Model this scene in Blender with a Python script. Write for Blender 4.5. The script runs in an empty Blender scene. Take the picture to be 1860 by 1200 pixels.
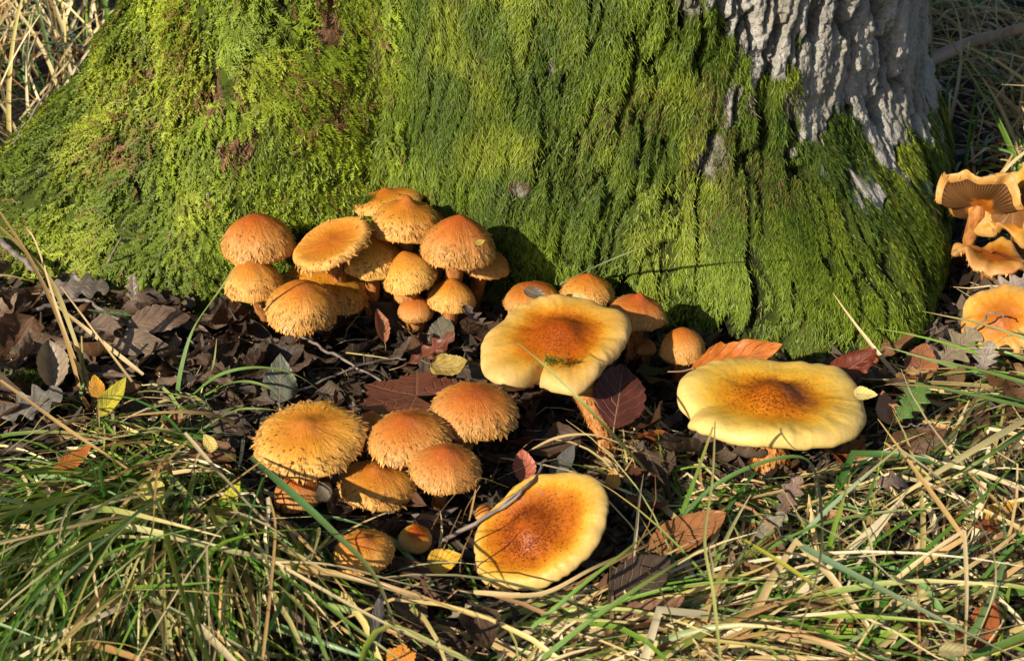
import bpy, math, random
import numpy as np
from mathutils import Vector, Matrix

# ------------------------------------------------------------------ camera, world, sun, exposure
SC = bpy.context.scene
COL = SC.collection
PITCH = math.radians(28.0)
CAM = np.array([0.0, -1.10, 0.585])
FPX = 2950.0                       # focal length in photograph pixels (1860 wide)
cd = bpy.data.cameras.new('camera')
cd.sensor_width = 36.0
cd.lens = 36.0 * FPX / 1860.0
cd.clip_start = 0.02
cd.clip_end = 400.0
cd.dof.use_dof = True
cd.dof.focus_distance = 1.17
cd.dof.aperture_fstop = 20.0
co = bpy.data.objects.new('camera', cd)
co.location = CAM
co.rotation_euler = (math.radians(90) - PITCH, 0, 0)
COL.objects.link(co)
SC.camera = co

SUN_AZ = math.radians(43.0)        # left of the line from the tree to the camera
SUN_EL = math.radians(27.0)
TO_SUN = Vector((-math.sin(SUN_AZ) * math.cos(SUN_EL), -math.cos(SUN_AZ) * math.cos(SUN_EL), math.sin(SUN_EL)))
world = bpy.data.worlds.new('World')
SC.world = world
world.use_nodes = True
wn = world.node_tree
sky = wn.nodes.new('ShaderNodeTexSky')
sky.sky_type = 'NISHITA'
sky.sun_disc = False
sky.sun_elevation = SUN_EL
sky.sun_rotation = math.atan2(TO_SUN.x, TO_SUN.y)
bg = wn.nodes['Background']
bg.inputs['Strength'].default_value = 0.068
wn.links.new(sky.outputs['Color'], bg.inputs['Color'])
sd = bpy.data.lights.new('sun', 'SUN')
sd.energy = 5.0
sd.angle = math.radians(0.53)
sd.color = (1.0, 0.90, 0.74)
so = bpy.data.objects.new('sun', sd)
so.rotation_euler = TO_SUN.to_track_quat('Z', 'Y').to_euler()
so.location = TO_SUN * 3
COL.objects.link(so)
SC.view_settings.view_transform = 'Standard'
SC.view_settings.look = 'None'
SC.view_settings.gamma = 1.0
SC.view_settings.exposure = 0.64
SC.cycles.max_bounces = 6
SC.cycles.diffuse_bounces = 3
SC.cycles.transmission_bounces = 3

rng = np.random.default_rng(7)
random.seed(11)
R_ = math.radians

# ------------------------------------------------------------------ helpers
RIGHT = np.array([1.0, 0, 0])
FWD = np.array([0, math.cos(PITCH), -math.sin(PITCH)])
UP = np.array([0, math.sin(PITCH), math.cos(PITCH)])

def ray(u, v):
    return FWD + RIGHT * ((u - 930.0) / FPX) + UP * ((600.0 - v) / FPX)

def at_z(u, v, z=0.0):
    d = ray(u, v)
    return CAM + d * ((z - CAM[2]) / d[2])

def mpp(p):                        # metres per photograph pixel at a point
    return float(np.dot(np.asarray(p) - CAM, FWD)) / FPX

def _h(ix, iy, iz, seed):
    n = (ix.astype(np.int64) * 73856093) ^ (iy.astype(np.int64) * 19349663) ^ (iz.astype(np.int64) * 83492791) ^ (seed * 2654435)
    n = n & 0xffffffff
    n = ((n ^ (n >> 16)) * 0x45d9f3b) & 0xffffffff
    n = ((n ^ (n >> 16)) * 0x45d9f3b) & 0xffffffff
    n = n ^ (n >> 16)
    return n.astype(np.float64) / 2147483647.5 - 1.0

def vnoise(x, y, z=None, seed=0):
    x = np.asarray(x, float); y = np.asarray(y, float)
    z = np.zeros_like(x) if z is None else np.asarray(z, float)
    x, y, z = np.broadcast_arrays(x, y, z)
    fx, fy, fz = np.floor(x), np.floor(y), np.floor(z)
    tx, ty, tz = x - fx, y - fy, z - fz
    tx = tx * tx * (3 - 2 * tx); ty = ty * ty * (3 - 2 * ty); tz = tz * tz * (3 - 2 * tz)
    out = 0
    for a in (0, 1):
        for b in (0, 1):
            for c in (0, 1):
                w = (tx if a else 1 - tx) * (ty if b else 1 - ty) * (tz if c else 1 - tz)
                out = out + w * _h(fx + a, fy + b, fz + c, seed)
    return out

def fbm(x, y, z=None, seed=0, o=3):
    s, a, t = 0, 1.0, 0
    z = 0 if z is None else z
    for k in range(o):
        s = s + a * vnoise(np.asarray(x) * 2 ** k, np.asarray(y) * 2 ** k, np.asarray(z) * 2 ** k + np.zeros_like(np.asarray(x, float)), seed + k * 17)
        t += a
        a *= 0.5
    return s / t

def sstep(a, b, x):
    t = np.clip((np.asarray(x, float) - a) / (b - a), 0, 1)
    return t * t * (3 - 2 * t)

def unit(v):
    return v / np.maximum(np.linalg.norm(v, axis=-1, keepdims=True), 1e-12)

def np_mesh(name, V, faces, col=None, vec=None, smooth=True, rad=None):
    """faces: list of (k,n) int arrays, n = 3 or 4"""
    me = bpy.data.meshes.new(name)
    V = np.ascontiguousarray(V, np.float32)
    me.vertices.add(len(V))
    me.vertices.foreach_set('co', V.ravel())
    faces = [np.asarray(f) for f in faces if len(f)]
    idx = np.concatenate([f.ravel() for f in faces]).astype(np.int32)
    tot = np.concatenate([np.full(len(f), f.shape[1]) for f in faces]).astype(np.int32)
    st = np.concatenate([[0], np.cumsum(tot)[:-1]]).astype(np.int32)
    me.loops.add(len(idx))
    me.loops.foreach_set('vertex_index', idx)
    me.polygons.add(len(tot))
    me.polygons.foreach_set('loop_start', st)
    try:
        me.polygons.foreach_set('loop_total', tot)
    except Exception:
        pass
    if smooth:
        me.polygons.foreach_set('use_smooth', np.ones(len(tot), bool))
    if col is not None:
        c = np.ones((len(V), 4), np.float32)
        c[:, :3] = col
        at = me.color_attributes.new('Col', 'FLOAT_COLOR', 'POINT')
        at.data.foreach_set('color', c.ravel())
    if vec is not None:
        at = me.attributes.new('lp', 'FLOAT_VECTOR', 'POINT')
        at.data.foreach_set('vector', np.ascontiguousarray(vec, np.float32).ravel())
    if rad is not None:
        at = me.attributes.new('rad', 'FLOAT', 'POINT')
        at.data.foreach_set('value', np.ascontiguousarray(rad, np.float32))
    me.update()
    me.validate()
    return me

def obj(name, me, mat=None, parent=None, label=None, cat=None, group=None, kind=None, color=None):
    o = bpy.data.objects.new(name, me)
    COL.objects.link(o)
    if mat is not None and me is not None and not len(me.materials):
        me.materials.append(mat)
    if parent is not None:
        o.parent = parent
    if label: o['label'] = label
    if cat: o['category'] = cat
    if group: o['group'] = group
    if kind: o['kind'] = kind
    if color is not None:
        o.color = (color[0], color[1], color[2], 1)
    return o

def empty(name, loc, label, cat, group=None):
    o = obj(name, None, None, None, label, cat, group)
    o.location = loc
    o.empty_display_size = 0.02
    return o

def grid_faces(n, m, wrap=False):
    """n rows, m columns"""
    i = np.arange(n - 1)[:, None]
    j = np.arange(m if wrap else m - 1)[None, :]
    j2 = (j + 1) % m
    return np.stack([i * m + j, i * m + j2, (i + 1) * m + j2, (i + 1) * m + j], -1).reshape(-1, 4)

# ------------------------------------------------------------------ materials
class NT:
    def __init__(s, name):
        s.m = bpy.data.materials.new(name)
        s.m.use_nodes = True
        s.t = s.m.node_tree
        s.p = s.t.nodes['Principled BSDF']
        s.out = s.t.nodes['Material Output']
    def n(s, kind, **kw):
        nd = s.t.nodes.new('ShaderNode' + kind)
        for k, v in kw.items():
            if k in nd.inputs:
                nd.inputs[k].default_value = v
            else:
                setattr(nd, k, v)
        return nd
    def l(s, a, b):
        s.t.links.new(a, b)
    def attr(s, name):
        return s.n('Attribute', attribute_name=name)
    def math(s, op, a, b=None, c=None):
        nd = s.n('Math', operation=op)
        for k, x in enumerate((a, b, c)):
            if x is None: continue
            if isinstance(x, (int, float)): nd.inputs[k].default_value = x
            else: s.l(x, nd.inputs[k])
        return nd.outputs[0]
    def mix(s, f, a, b, blend='MIX'):
        nd = s.n('Mix', data_type='RGBA', blend_type=blend)
        for k, x in ((0, f), (6, a), (7, b)):
            if isinstance(x, (int, float)): nd.inputs[k].default_value = x
            elif isinstance(x, (tuple, list)): nd.inputs[k].default_value = (*x, 1)
            else: s.l(x, nd.inputs[k])
        return nd.outputs[2]
    def noise(s, vec, scale, detail=3, rough=0.55, d='3D'):
        nd = s.n('TexNoise', noise_dimensions=d)
        nd.inputs['Scale'].default_value = scale
        nd.inputs['Detail'].default_value = detail
        nd.inputs['Roughness'].default_value = rough
        if vec is not None: s.l(vec, nd.inputs['Vector'])
        return nd.outputs['Fac']
    def ramp(s, f, stops):
        nd = s.n('ValToRGB')
        e = nd.color_ramp.elements
        while len(e) < len(stops): e.new(0.5)
        for k, (p, c) in enumerate(stops):
            e[k].position = p
            e[k].color = (*c, 1) if isinstance(c, (tuple, list)) else (c, c, c, 1)
        s.l(f, nd.inputs[0])
        return nd.outputs[0]
    def bump(s, h, strength, dist, prev=None):
        nd = s.n('Bump')
        nd.inputs['Strength'].default_value = strength
        nd.inputs['Distance'].default_value = dist
        s.l(h, nd.inputs['Height'])
        if prev is not None: s.l(prev, nd.inputs['Normal'])
        return nd.outputs['Normal']
    def trans(s, colour, fac):
        """thin leaf: part of the light goes through"""
        tr = s.n('BsdfTranslucent')
        s.l(colour, tr.inputs['Color'])
        mx = s.n('MixShader')
        mx.inputs[0].default_value = fac
        s.l(s.p.outputs[0], mx.inputs[1]); s.l(tr.outputs[0], mx.inputs[2])
        s.l(mx.outputs[0], s.out.inputs['Surface'])

def set_p(t, rough=0.6, spec=0.3, **kw):
    t.p.inputs['Roughness'].default_value = rough
    t.p.inputs['Specular IOR Level'].default_value = spec
    for k, v in kw.items():
        t.p.inputs[k].default_value = v

def mat_vcol(name, rough, spec, trans=0.0, nscale=300, namp=0.35):
    t = NT(name)
    c = t.attr('Col').outputs['Color']
    g = t.n('NewGeometry').outputs['Position']
    f = t.noise(g, nscale, 2)
    k = t.math('MULTIPLY_ADD', f, 2 * namp, 1 - namp)
    mulc = t.n('VectorMath', operation='SCALE')
    t.l(c, mulc.inputs[0]); t.l(k, mulc.inputs['Scale'])
    t.l(mulc.outputs[0], t.p.inputs['Base Color'])
    set_p(t, rough, spec)
    if trans: t.trans(mulc.outputs[0], trans)
    return t.m

M = {}
M['moss'] = mat_vcol('moss', 0.55, 0.35, 0.28, 160, 0.3)
M['grass'] = mat_vcol('grass_blades', 0.38, 0.45, 0.25, 500, 0.2)
M['bits'] = mat_vcol('litter_bits', 0.6, 0.35, 0, 400, 0.4)
M['scales'] = mat_vcol('cap_scales', 0.5, 0.35, 0.15, 900, 0.2)

# single blades and leaves take their own colour from the object
def mat_objcol_blade():
    t = NT('grass_blade')
    oi = t.n('ObjectInfo')
    lp = t.attr('lp').outputs['Vector']
    sx = t.n('SeparateXYZ'); t.l(lp, sx.inputs[0])
    f = t.noise(lp, 9, 3)
    tip = t.math('MULTIPLY', t.math('POWER', sx.outputs[1], 3.0), 0.75)
    tipped = t.mix(tip, oi.outputs['Color'], (0.42, 0.27, 0.10))
    cmb = t.n('CombineXYZ'); t.l(t.math('MULTIPLY', sx.outputs[0], 14.0), cmb.inputs[0]); t.l(sx.outputs[1], cmb.inputs[1])
    st = t.noise(cmb.outputs[0], 1.5, 2)
    k = t.math('MULTIPLY_ADD', st, 0.5, 0.55)
    k = t.math('MULTIPLY', k, t.math('MULTIPLY_ADD', f, 0.6, 0.9))
    m = t.n('VectorMath', operation='SCALE'); t.l(tipped, m.inputs[0]); t.l(k, m.inputs['Scale'])
    t.l(m.outputs[0], t.p.inputs['Base Color'])
    t.l(t.bump(st, 0.4, 0.0006), t.p.inputs['Normal'])
    set_p(t, 0.36, 0.45)
    t.trans(m.outputs[0], 0.22)
    return t.m
M['blade'] = mat_objcol_blade()

def mat_leaf():
    t = NT('fallen_leaf')
    oi = t.n('ObjectInfo')
    lp = t.attr('lp').outputs['Vector']
    sx = t.n('SeparateXYZ'); t.l(lp, sx.inputs[0])
    tc = t.n('TexCoord').outputs['Object']
    ab = t.math('ABSOLUTE', sx.outputs[0])
    vj = t.math('MULTIPLY', t.noise(tc, 60, 2), 0.9)
    v = t.math('FRACT', t.math('ADD', vj, t.math('SUBTRACT', t.math('MULTIPLY', sx.outputs[1], 6.5), t.math('MULTIPLY', ab, 2.0))))
    vein = t.math('SUBTRACT', 1.0, t.math('MINIMUM', 1.0, t.math('MULTIPLY', t.math('ABSOLUTE', t.math('SUBTRACT', v, 0.5)), 9.0)))
    mid = t.math('SUBTRACT', 1.0, t.math('MINIMUM', 1.0, t.math('MULTIPLY', ab, 16.0)))
    vv = t.math('MAXIMUM', vein, mid)
    wv = t.n('VectorMath', operation='ADD'); t.l(tc, wv.inputs[0]); t.l(oi.outputs['Random'], wv.inputs[1])
    n1 = t.noise(wv.outputs[0], 45, 4, 0.6)
    n2 = t.noise(wv.outputs[0], 260, 3, 0.6)
    k = t.math('MULTIPLY', t.math('MULTIPLY_ADD', n1, 1.5, 0.22), t.math('MULTIPLY_ADD', n2, 0.7, 0.65))
    m = t.n('VectorMath', operation='SCALE'); t.l(oi.outputs['Color'], m.inputs[0]); t.l(k, m.inputs['Scale'])
    spots = t.ramp(n1, [(0.60, 0.0), (0.72, 1.0)])
    c = t.mix(t.math('MULTIPLY', spots, 0.55), m.outputs[0], (0.035, 0.022, 0.014))
    c2 = t.mix(t.math('MULTIPLY', vv, 0.22), c, (0.34, 0.24, 0.13))
    t.l(c2, t.p.inputs['Base Color'])
    b = t.bump(t.math('MULTIPLY_ADD', n2, 0.35, vv), 0.6, 0.0010)
    t.l(b, t.p.inputs['Normal'])
    set_p(t, 0.48, 0.42)
    t.trans(c2, 0.14)
    return t.m
M['leaf'] = mat_leaf()

def mat_stalk(name, col, col2, scale=80, rough=0.6):
    t = NT(name)
    g = t.n('TexCoord').outputs['Object']
    mp = t.n('Mapping'); mp.inputs['Scale'].default_value = (1, 1, 0.3); t.l(g, mp.inputs[0])
    f = t.noise(mp.outputs[0], scale, 4)
    t.l(t.mix(t.ramp(f, [(0.35, 0.0), (0.65, 1.0)]), col, col2), t.p.inputs['Base Color'])
    t.l(t.bump(f, 0.6, 0.001), t.p.inputs['Normal'])
    set_p(t, rough, 0.3)
    return t.m
M['leafstalk'] = mat_stalk('leaf_stalk', (0.16, 0.09, 0.05), (0.28, 0.17, 0.09))
M['twig'] = mat_stalk('twig_bark', (0.06, 0.045, 0.04), (0.22, 0.18, 0.15))
M['branch'] = mat_stalk('dead_branch', (0.30, 0.20, 0.14), (0.52, 0.42, 0.33), 60)
M['stem'] = mat_stalk('mushroom_stem', (0.24, 0.075, 0.015), (0.46, 0.20, 0.05), 300, 0.7)
M['paleflesh'] = mat_stalk('pale_flesh', (0.72, 0.52, 0.20), (0.62, 0.38, 0.10), 200, 0.5)

def mat_cap(smooth, old=False):
    t = NT('old_cap' if old else 'smooth_cap' if smooth else 'scaly_cap')
    oi = t.n('ObjectInfo')
    rad = t.attr('rad').outputs['Fac']
    lp = t.attr('lp').outputs['Vector']
    sx = t.n('SeparateXYZ'); t.l(lp, sx.inputs[0])
    seed = t.math('MULTIPLY', oi.outputs['Random'], 31.0)
    def polar(ka, kr):
        c = t.n('CombineXYZ')
        t.l(t.math('MULTIPLY_ADD', sx.outputs[0], ka, seed), c.inputs[0])
        t.l(t.math('MULTIPLY', sx.outputs[1], ka), c.inputs[1])
        t.l(t.math('MULTIPLY', rad, kr), c.inputs[2])
        return c.outputs[0]
    obj_n = t.n('TexCoord').outputs['Object']
    jig = t.n('VectorMath', operation='ADD'); t.l(obj_n, jig.inputs[0]); t.l(oi.outputs['Random'], jig.inputs[1])
    blot = t.noise(jig.outputs[0], 42, 3, 0.6)
    fine = t.noise(jig.outputs[0], 620 if not smooth else 420, 3, 0.62)
    streak = t.noise(polar(11.0, 2.2), 1.0, 3, 0.6)
    streakf = t.noise(polar(26.0, 9.0), 1.0, 3, 0.65)
    if smooth:
        e = t.math('ADD', rad, t.math('MULTIPLY', t.math('SUBTRACT', blot, 0.5), 0.34))
        e = t.math('ADD', e, t.math('MULTIPLY', t.math('SUBTRACT', fine, 0.5), 0.48))
        base = t.ramp(e, [(0.0, (0.30, 0.060, 0.001)), (0.30, (0.36, 0.090, 0.002)), (0.50, (0.44, 0.155, 0.005)), (0.63, (0.50, 0.255, 0.022)), (0.82, (0.53, 0.325, 0.070)), (1.0, (0.55, 0.375, 0.13))])
        sp = t.ramp(fine, [(0.52, 0.0), (0.60, 1.0)])
        zone = t.ramp(e, [(0.46, 1.0), (0.66, 0.0)])
        base = t.mix(t.math('MULTIPLY', t.math('MULTIPLY', sp, zone), 0.7), base, (0.24, 0.044, 0.001))
        under = (0.42, 0.22, 0.05)
    else:
        e = t.math('ADD', rad, t.math('MULTIPLY', t.math('SUBTRACT', blot, 0.5), 0.22))
        base = t.ramp(e, [(0.0, (0.36, 0.080, 0.002)), (0.32, (0.41, 0.115, 0.004)), (0.58, (0.47, 0.180, 0.014)), (0.80, (0.55, 0.25, 0.042)), (1.0, (0.61, 0.34, 0.09))])
        sf = t.ramp(streakf, [(0.44, 0.0), (0.60, 1.0)])
        base = t.mix(t.math('MULTIPLY', sf, 0.62), base, (0.42, 0.105, 0.008))
        sp = t.ramp(fine, [(0.55, 0.0), (0.66, 1.0)])
        base = t.mix(t.math('MULTIPLY', sp, 0.22), base, (0.60, 0.30, 0.07))
        under = (0.40, 0.17, 0.03)
    if old:
        base = t.mix(t.ramp(blot, [(0.35, 0.15), (0.7, 0.9)]), base, (0.34, 0.115, 0.012))
        under = (0.16, 0.07, 0.02)
    isu = t.math('GREATER_THAN', rad, 1.04)
    base = t.mix(isu, base, under)
    hs = t.n('HueSaturation')
    t.l(t.math('MULTIPLY_ADD', oi.outputs['Random'], 0.026, 0.488), hs.inputs['Hue'])
    t.l(t.math('MULTIPLY_ADD', oi.outputs['Random'], 0.28, 0.86), hs.inputs['Value'])
    t.l(base, hs.inputs['Color'])
    t.l(hs.outputs[0], t.p.inputs['Base Color'])
    b = t.bump(streakf, 0.55 if not smooth else 0.06, 0.0018)
    b = t.bump(streak, 0.28 if not smooth else 0.08, 0.0025, b)
    b = t.bump(fine, 0.25, 0.0008, b)
    if smooth: b = t.bump(blot, 0.25, 0.006, b)
    t.l(b, t.p.inputs['Normal'])
    set_p(t, 0.50 if smooth else 0.55, 0.28 if smooth else .35)
    t.p.inputs['Subsurface Weight'].default_value = 0.18
    t.p.inputs['Subsurface Radius'].default_value = (1.0, 0.45, 0.12)
    t.p.inputs['Subsurface Scale'].default_value = 0.004
    return t.m
M['cap_smooth'] = mat_cap(True)
M['cap_scaly'] = mat_cap(False)
M['cap_old'] = mat_cap(True, True)

def mat_gills():
    t = NT('gills')
    lp = t.attr('lp').outputs['Vector']
    f = t.noise(lp, 24, 2)
    k = t.math('MULTIPLY', t.attr('rad').outputs['Fac'], t.math('MULTIPLY_ADD', f, 0.6, 0.5))
    t.l(t.mix(k, (0.022, 0.009, 0.004), (0.20, 0.085, 0.022)), t.p.inputs['Base Color'])
    set_p(t, 0.7, 0.2)
    return t.m
M['gills'] = mat_gills()

def mat_bark():
    t = NT('bark')
    c = t.attr('Col').outputs['Color']
    g = t.n('TexCoord').outputs['Object']
    n1 = t.noise(g, 55, 5, 0.65)
    n2 = t.noise(g, 420, 4, 0.7)
    vo = t.n('TexVoronoi'); vo.inputs['Scale'].default_value = 190; t.l(g, vo.inputs['Vector'])
    k = t.math('MULTIPLY', t.math('MULTIPLY_ADD', n1, 0.8, 0.6), t.math('MULTIPLY_ADD', n2, 0.9, 0.55))
    m = t.n('VectorMath', operation='SCALE'); t.l(c, m.inputs[0]); t.l(k, m.inputs['Scale'])
    t.l(m.outputs[0], t.p.inputs['Base Color'])
    b = t.bump(n2, 1.0, 0.004)
    b = t.bump(vo.outputs['Distance'], 0.6, 0.004, b)
    t.l(b, t.p.inputs['Normal'])
    set_p(t, 0.85, 0.15)
    return t.m
M['bark'] = mat_bark()

def mat_soil():
    t = NT('soil')
    g = t.n('NewGeometry').outputs['Position']
    n1 = t.noise(g, 30, 5, 0.65); n2 = t.noise(g, 260, 4, 0.7); n3 = t.noise(g, 1.5, 3)
    c = t.ramp(n1, [(0.3, (0.007, 0.005, 0.004)), (0.55, (0.018, 0.012, 0.008)), (0.75, (0.035, 0.024, 0.015))])
    c = t.mix(t.ramp(n2, [(0.6, 0.0), (0.7, 1.0)]), c, (0.075, 0.05, 0.03))
    c = t.mix(t.math('MULTIPLY', t.ramp(n3, [(0.45, 0.0), (0.7, 1.0)]), 0.25), c, (0.05, 0.07, 0.02))
    t.l(c, t.p.inputs['Base Color'])
    b = t.bump(n2, 1.0, 0.004); b = t.bump(n1, 1.0, 0.012, b)
    t.l(b, t.p.inputs['Normal'])
    set_p(t, 0.75, 0.3)
    return t.m
M['soil'] = mat_soil()

# ------------------------------------------------------------------ ground
def gz(x, y):
    x = np.asarray(x, float); y = np.asarray(y, float)
    near = np.exp(-((x ** 2 + (y + 0.1) ** 2) / 4.0))
    z = 0.006 * fbm(x * 14, y * 14, seed=3, o=3) * near
    z = z + 0.05 * fbm(x * 0.7 + 9, y * 0.7, seed=5, o=2) * sstep(1.0, 6.0, np.hypot(x, y))
    return z

def build_ground():
    n = 260
    s = np.linspace(-1, 1, n)
    f = np.sign(s) * (0.62 * np.abs(s) + 60 * np.abs(s) ** 9)
    X, Y = np.meshgrid(f, f + 0.05)
    V = np.stack([X, Y, gz(X, Y) - 0.004], -1).reshape(-1, 3)
    me = np_mesh('ground', V, [grid_faces(n, n)])
    obj('ground', me, M['soil'], kind='structure', label='dark damp soil under leaf litter and grass', cat='ground')
build_ground()

# ------------------------------------------------------------------ the tree
TC = np.array([0.04, 0.36])
_ctl = [  # angle (deg), flare at ground, decay height
    (-180, .185, .125), (-166, .235, .125), (-148, .20, .125), (-139, .125, .14), (-131, .085, .16), (-122, .035, .14), (-115, .0, .1), (-98, .0, .1),
    (-86, .012, .1), (-78, .035, .09), (-68, .100, .09), (-60, .150, .094), (-52, .125, .092), (-44, .085, .088), (-24, .045, .085), (0, .04, .12),
    (40, .12, .12), (80, .10, .12), (120, .14, .12), (150, .16, .12), (180, .185, .13)]
_ca = np.array([c[0] for c in _ctl], float)
_tab = np.arange(-180, 181, 1.0)
def _smooth(vals, w=4):
    v = np.interp(_tab, _ca, vals)[:-1]
    k = np.exp(-0.5 * (np.arange(-12, 13) / w) ** 2); k /= k.sum()
    v = np.convolve(np.concatenate([v[-12:], v, v[:12]]), k, 'valid')
    return np.append(v, v[0])
_fl = _smooth([c[1] for c in _ctl]); _zs = _smooth([c[2] for c in _ctl])

def trunk_r(th, z):
    """th in degrees (-90 faces the camera)"""
    th = np.asarray(th, float); z = np.asarray(z, float)
    t = (th + 180) % 360 - 180
    fl = np.interp(t, _tab, _fl); zs = np.interp(t, _tab, _zs)
    zz = np.maximum(z, 0)
    pw = np.where((t > -95) & (t < 20), 2.3, 1.25)
    r = 0.33 + fl * np.exp(-(zz / zs) ** pw)
    r = r + 0.030 * np.exp(-((t + 131) / 8.0) ** 2) * np.exp(-((zz - .17) / .3) ** 2)    # the rib left of the hollow
    r = r - 0.020 * np.exp(-((t + 116) / 5.0) ** 2)                                         # the hollow
    a = np.radians(t)
    r = r + 0.010 * fbm(np.cos(a) * 4, np.sin(a) * 4, zz * 7, seed=21, o=2)
    r = r - 0.02 * sstep(0.3, 2.5, zz) 
    return r

def trunk_p(th, z, off=0.0):
    a = np.radians(th)
    r = trunk_r(th, z) + off
    return np.stack([TC[0] + r * np.cos(a), TC[1] + r * np.sin(a), np.asarray(z, float) + np.zeros_like(r)], -1)

def trunk_n(th, z):
    e = 0.6; h = 0.004
    du = trunk_p(th + e, z) - trunk_p(th - e, z)
    dv = trunk_p(th, z + h) - trunk_p(th, np.maximum(z - h, -0.05))
    return unit(np.cross(du, dv))

# where the bare bark begins: (angle, height)
_bare = [(-180, 9), (-98, 9), (-92, .31), (-80, .262), (-73, .235), (-69, .215), (-64, .188), (-60, .172), (-54, .150), (-50, .134), (-42, .112), (-34, .094), (-20, .08), (0, .08), (60, .1), (120, .2), (150, .4), (180, 9)]
def bareness(th, z):
    t = (np.asarray(th, float) + 180) % 360 - 180
    zb = np.interp(t, [b[0] for b in _bare], [b[1] for b in _bare])
    s = np.radians(t) * 0.36
    z = np.asarray(z, float)
    n = fbm(s * 44, z * 24, seed=41, o=3)
    n2 = fbm(s * 17 + 5, z * 9, seed=43, o=2)
    br, _ = bark_relief(th, z)
    return sstep(-0.008, 0.008, z - zb + 0.085 * n + 0.05 * n2 + 0.05 * (br - 0.75))

def patches(th, z):
    """small spots where bark shows through the moss"""
    t = (np.asarray(th, float) + 180) % 360 - 180
    s = np.radians(t) * 0.36
    z = np.asarray(z, float)
    n = fbm(s * 70 + 7, z * 55 + 3, seed=57, o=3)
    e = np.zeros_like(s + z)
    for (a0, z0, ra, rz) in ((-133, .160, 3.2, .024), (-130, .135, 2.2, .016), (-121.5, .225, 1.6, .03), (-120.5, .15, 1.2, .012), (-146, .098, 3.0, .012), (-152, .15, 2.5, .01), (-96, .106, 2.2, .010), (-92, .20, 1.0, .012),
                             (-72.5, .128, 1.8, .016), (-70.5, .135, 1.0, .014), (-75, .244, 3.0, .016), (-60, .16, 2.5, .02), (-57, .135, 2.0, .014), (-81, .13, 1.2, .01), (-66, .17, 1.6, .014), (-104, .05, 1.5, .008)):
        e = np.maximum(e, np.exp(-((t - a0) / ra) ** 2 - ((z - z0) / rz) ** 2))
    return sstep(0.50, 0.72, e * 0.95 + n * 0.55)

def bark_relief(th, z):
    """0 in the cracks, 1 on the plates"""
    t = (np.asarray(th, float) + 180) % 360 - 180
    s = np.radians(t) * 0.36
    z = np.asarray(z, float)
    s2 = s - 0.24 * z + 0.005 * fbm(s * 20, z * 30, seed=66, o=2)
    n = fbm(s2 * 70, z * 12, seed=61, o=3)
    return sstep(0.0, 0.22, np.abs(n)), n

def crack_strength(th):
    t = (np.asarray(th, float) + 180) % 360 - 180
    return np.interp(t, [-180, -150, -125, -112, -100, -90, -82, -70, 0, 90, 180], [.25, .3, .35, .15, .15, .35, .8, 1, 1, 1, .4])

def surface_off(th, z):
    br, n = bark_relief(th, z)
    cs = crack_strength(th)
    bare = bareness(th, z)
    t = (np.asarray(th, float) + 180) % 360 - 180
    s = np.radians(t) * 0.36
    z = np.asarray(z, float)
    fine = fbm(s * 170, z * 85, seed=71, o=3) + 0.6 * fbm(s * 420 + 3, z * 330, seed=72, o=2)
    off_b = -0.012 * (1 - br ** 1.5) + 0.0045 * np.abs(n) + 0.0032 * fine - 0.004 * sstep(.25, .5, fbm(s * 50, z * 70, seed=74, o=2))
    lump = fbm(s * 26, z * 20, seed=73, o=3)
    off_m = -0.013 * cs * (1 - br) + 0.009 * lump * (0.35 + 1.2 * sstep(-112, -128, t) + 0.6 * cs) + 0.001 * fine
    return bare * off_b + (1 - bare) * off_m, br, bare

def build_trunk():
    th = np.concatenate([np.arange(-200, 12, 0.30), np.arange(12, 160, 4.0)])
    zl = np.concatenate([np.arange(-0.04, 0.36, 0.0019), np.geomspace(0.36, 3.2, 26)])
    T, Z = np.meshgrid(th, zl)
    off, br, bare = surface_off(T, Z)
    fade = 1 - sstep(0.34, 0.5, Z)
    P = trunk_p(T, Z, off * (0.25 + 0.75 * fade))
    s = np.radians(T) * .36
    n1 = fbm(s * 60, Z * 40, seed=81, o=3)[..., None]
    warm = sstep(0.1, 0.5, fbm(s * 18, Z * 16, seed=84, o=2))[..., None]
    grey = np.array([0.45, 0.42, 0.37]) * (1 + 0.35 * n1)
    grey = grey * (1 - 0.25 * warm) + np.array([0.30, 0.24, 0.13]) * 0.25 * warm
    crackc = np.array([0.13, 0.115, 0.095])
    bk = grey * br[..., None] + crackc * (1 - br[..., None])
    pt = patches(T, Z)[..., None]
    undm = (np.array([0.060, 0.085, 0.010]) * br[..., None] + np.array([0.020, 0.020, 0.008]) * (1 - br[..., None])) * (1 + .4 * n1)
    brown = np.array([0.16, 0.085, 0.045]) * (1 + .5 * n1)
    pale = np.array([0.24, 0.23, 0.17]) * (1 + .3 * n1)
    left = sstep(-110, -122, (T + 180) % 360 - 180)[..., None]
    col = (1 - bare[..., None]) * ((1 - pt) * undm + pt * (left * brown + (1 - left) * pale)) + bare[..., None] * bk
    col = np.clip(col, 0.004, 0.6)
    root = empty('tree', (TC[0], TC[1], 0), 'old tree trunk with flared roots, grey furrowed bark above a thick green moss coat', 'tree')
    me = np_mesh('trunk', P.reshape(-1, 3) - np.array([TC[0], TC[1], 0]), [grid_faces(len(zl), len(th), True)], col=col.reshape(-1, 3))
    obj('trunk', me, M['bark'], root, label='grey deeply furrowed bark')
    return root
TREE = build_trunk()

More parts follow.
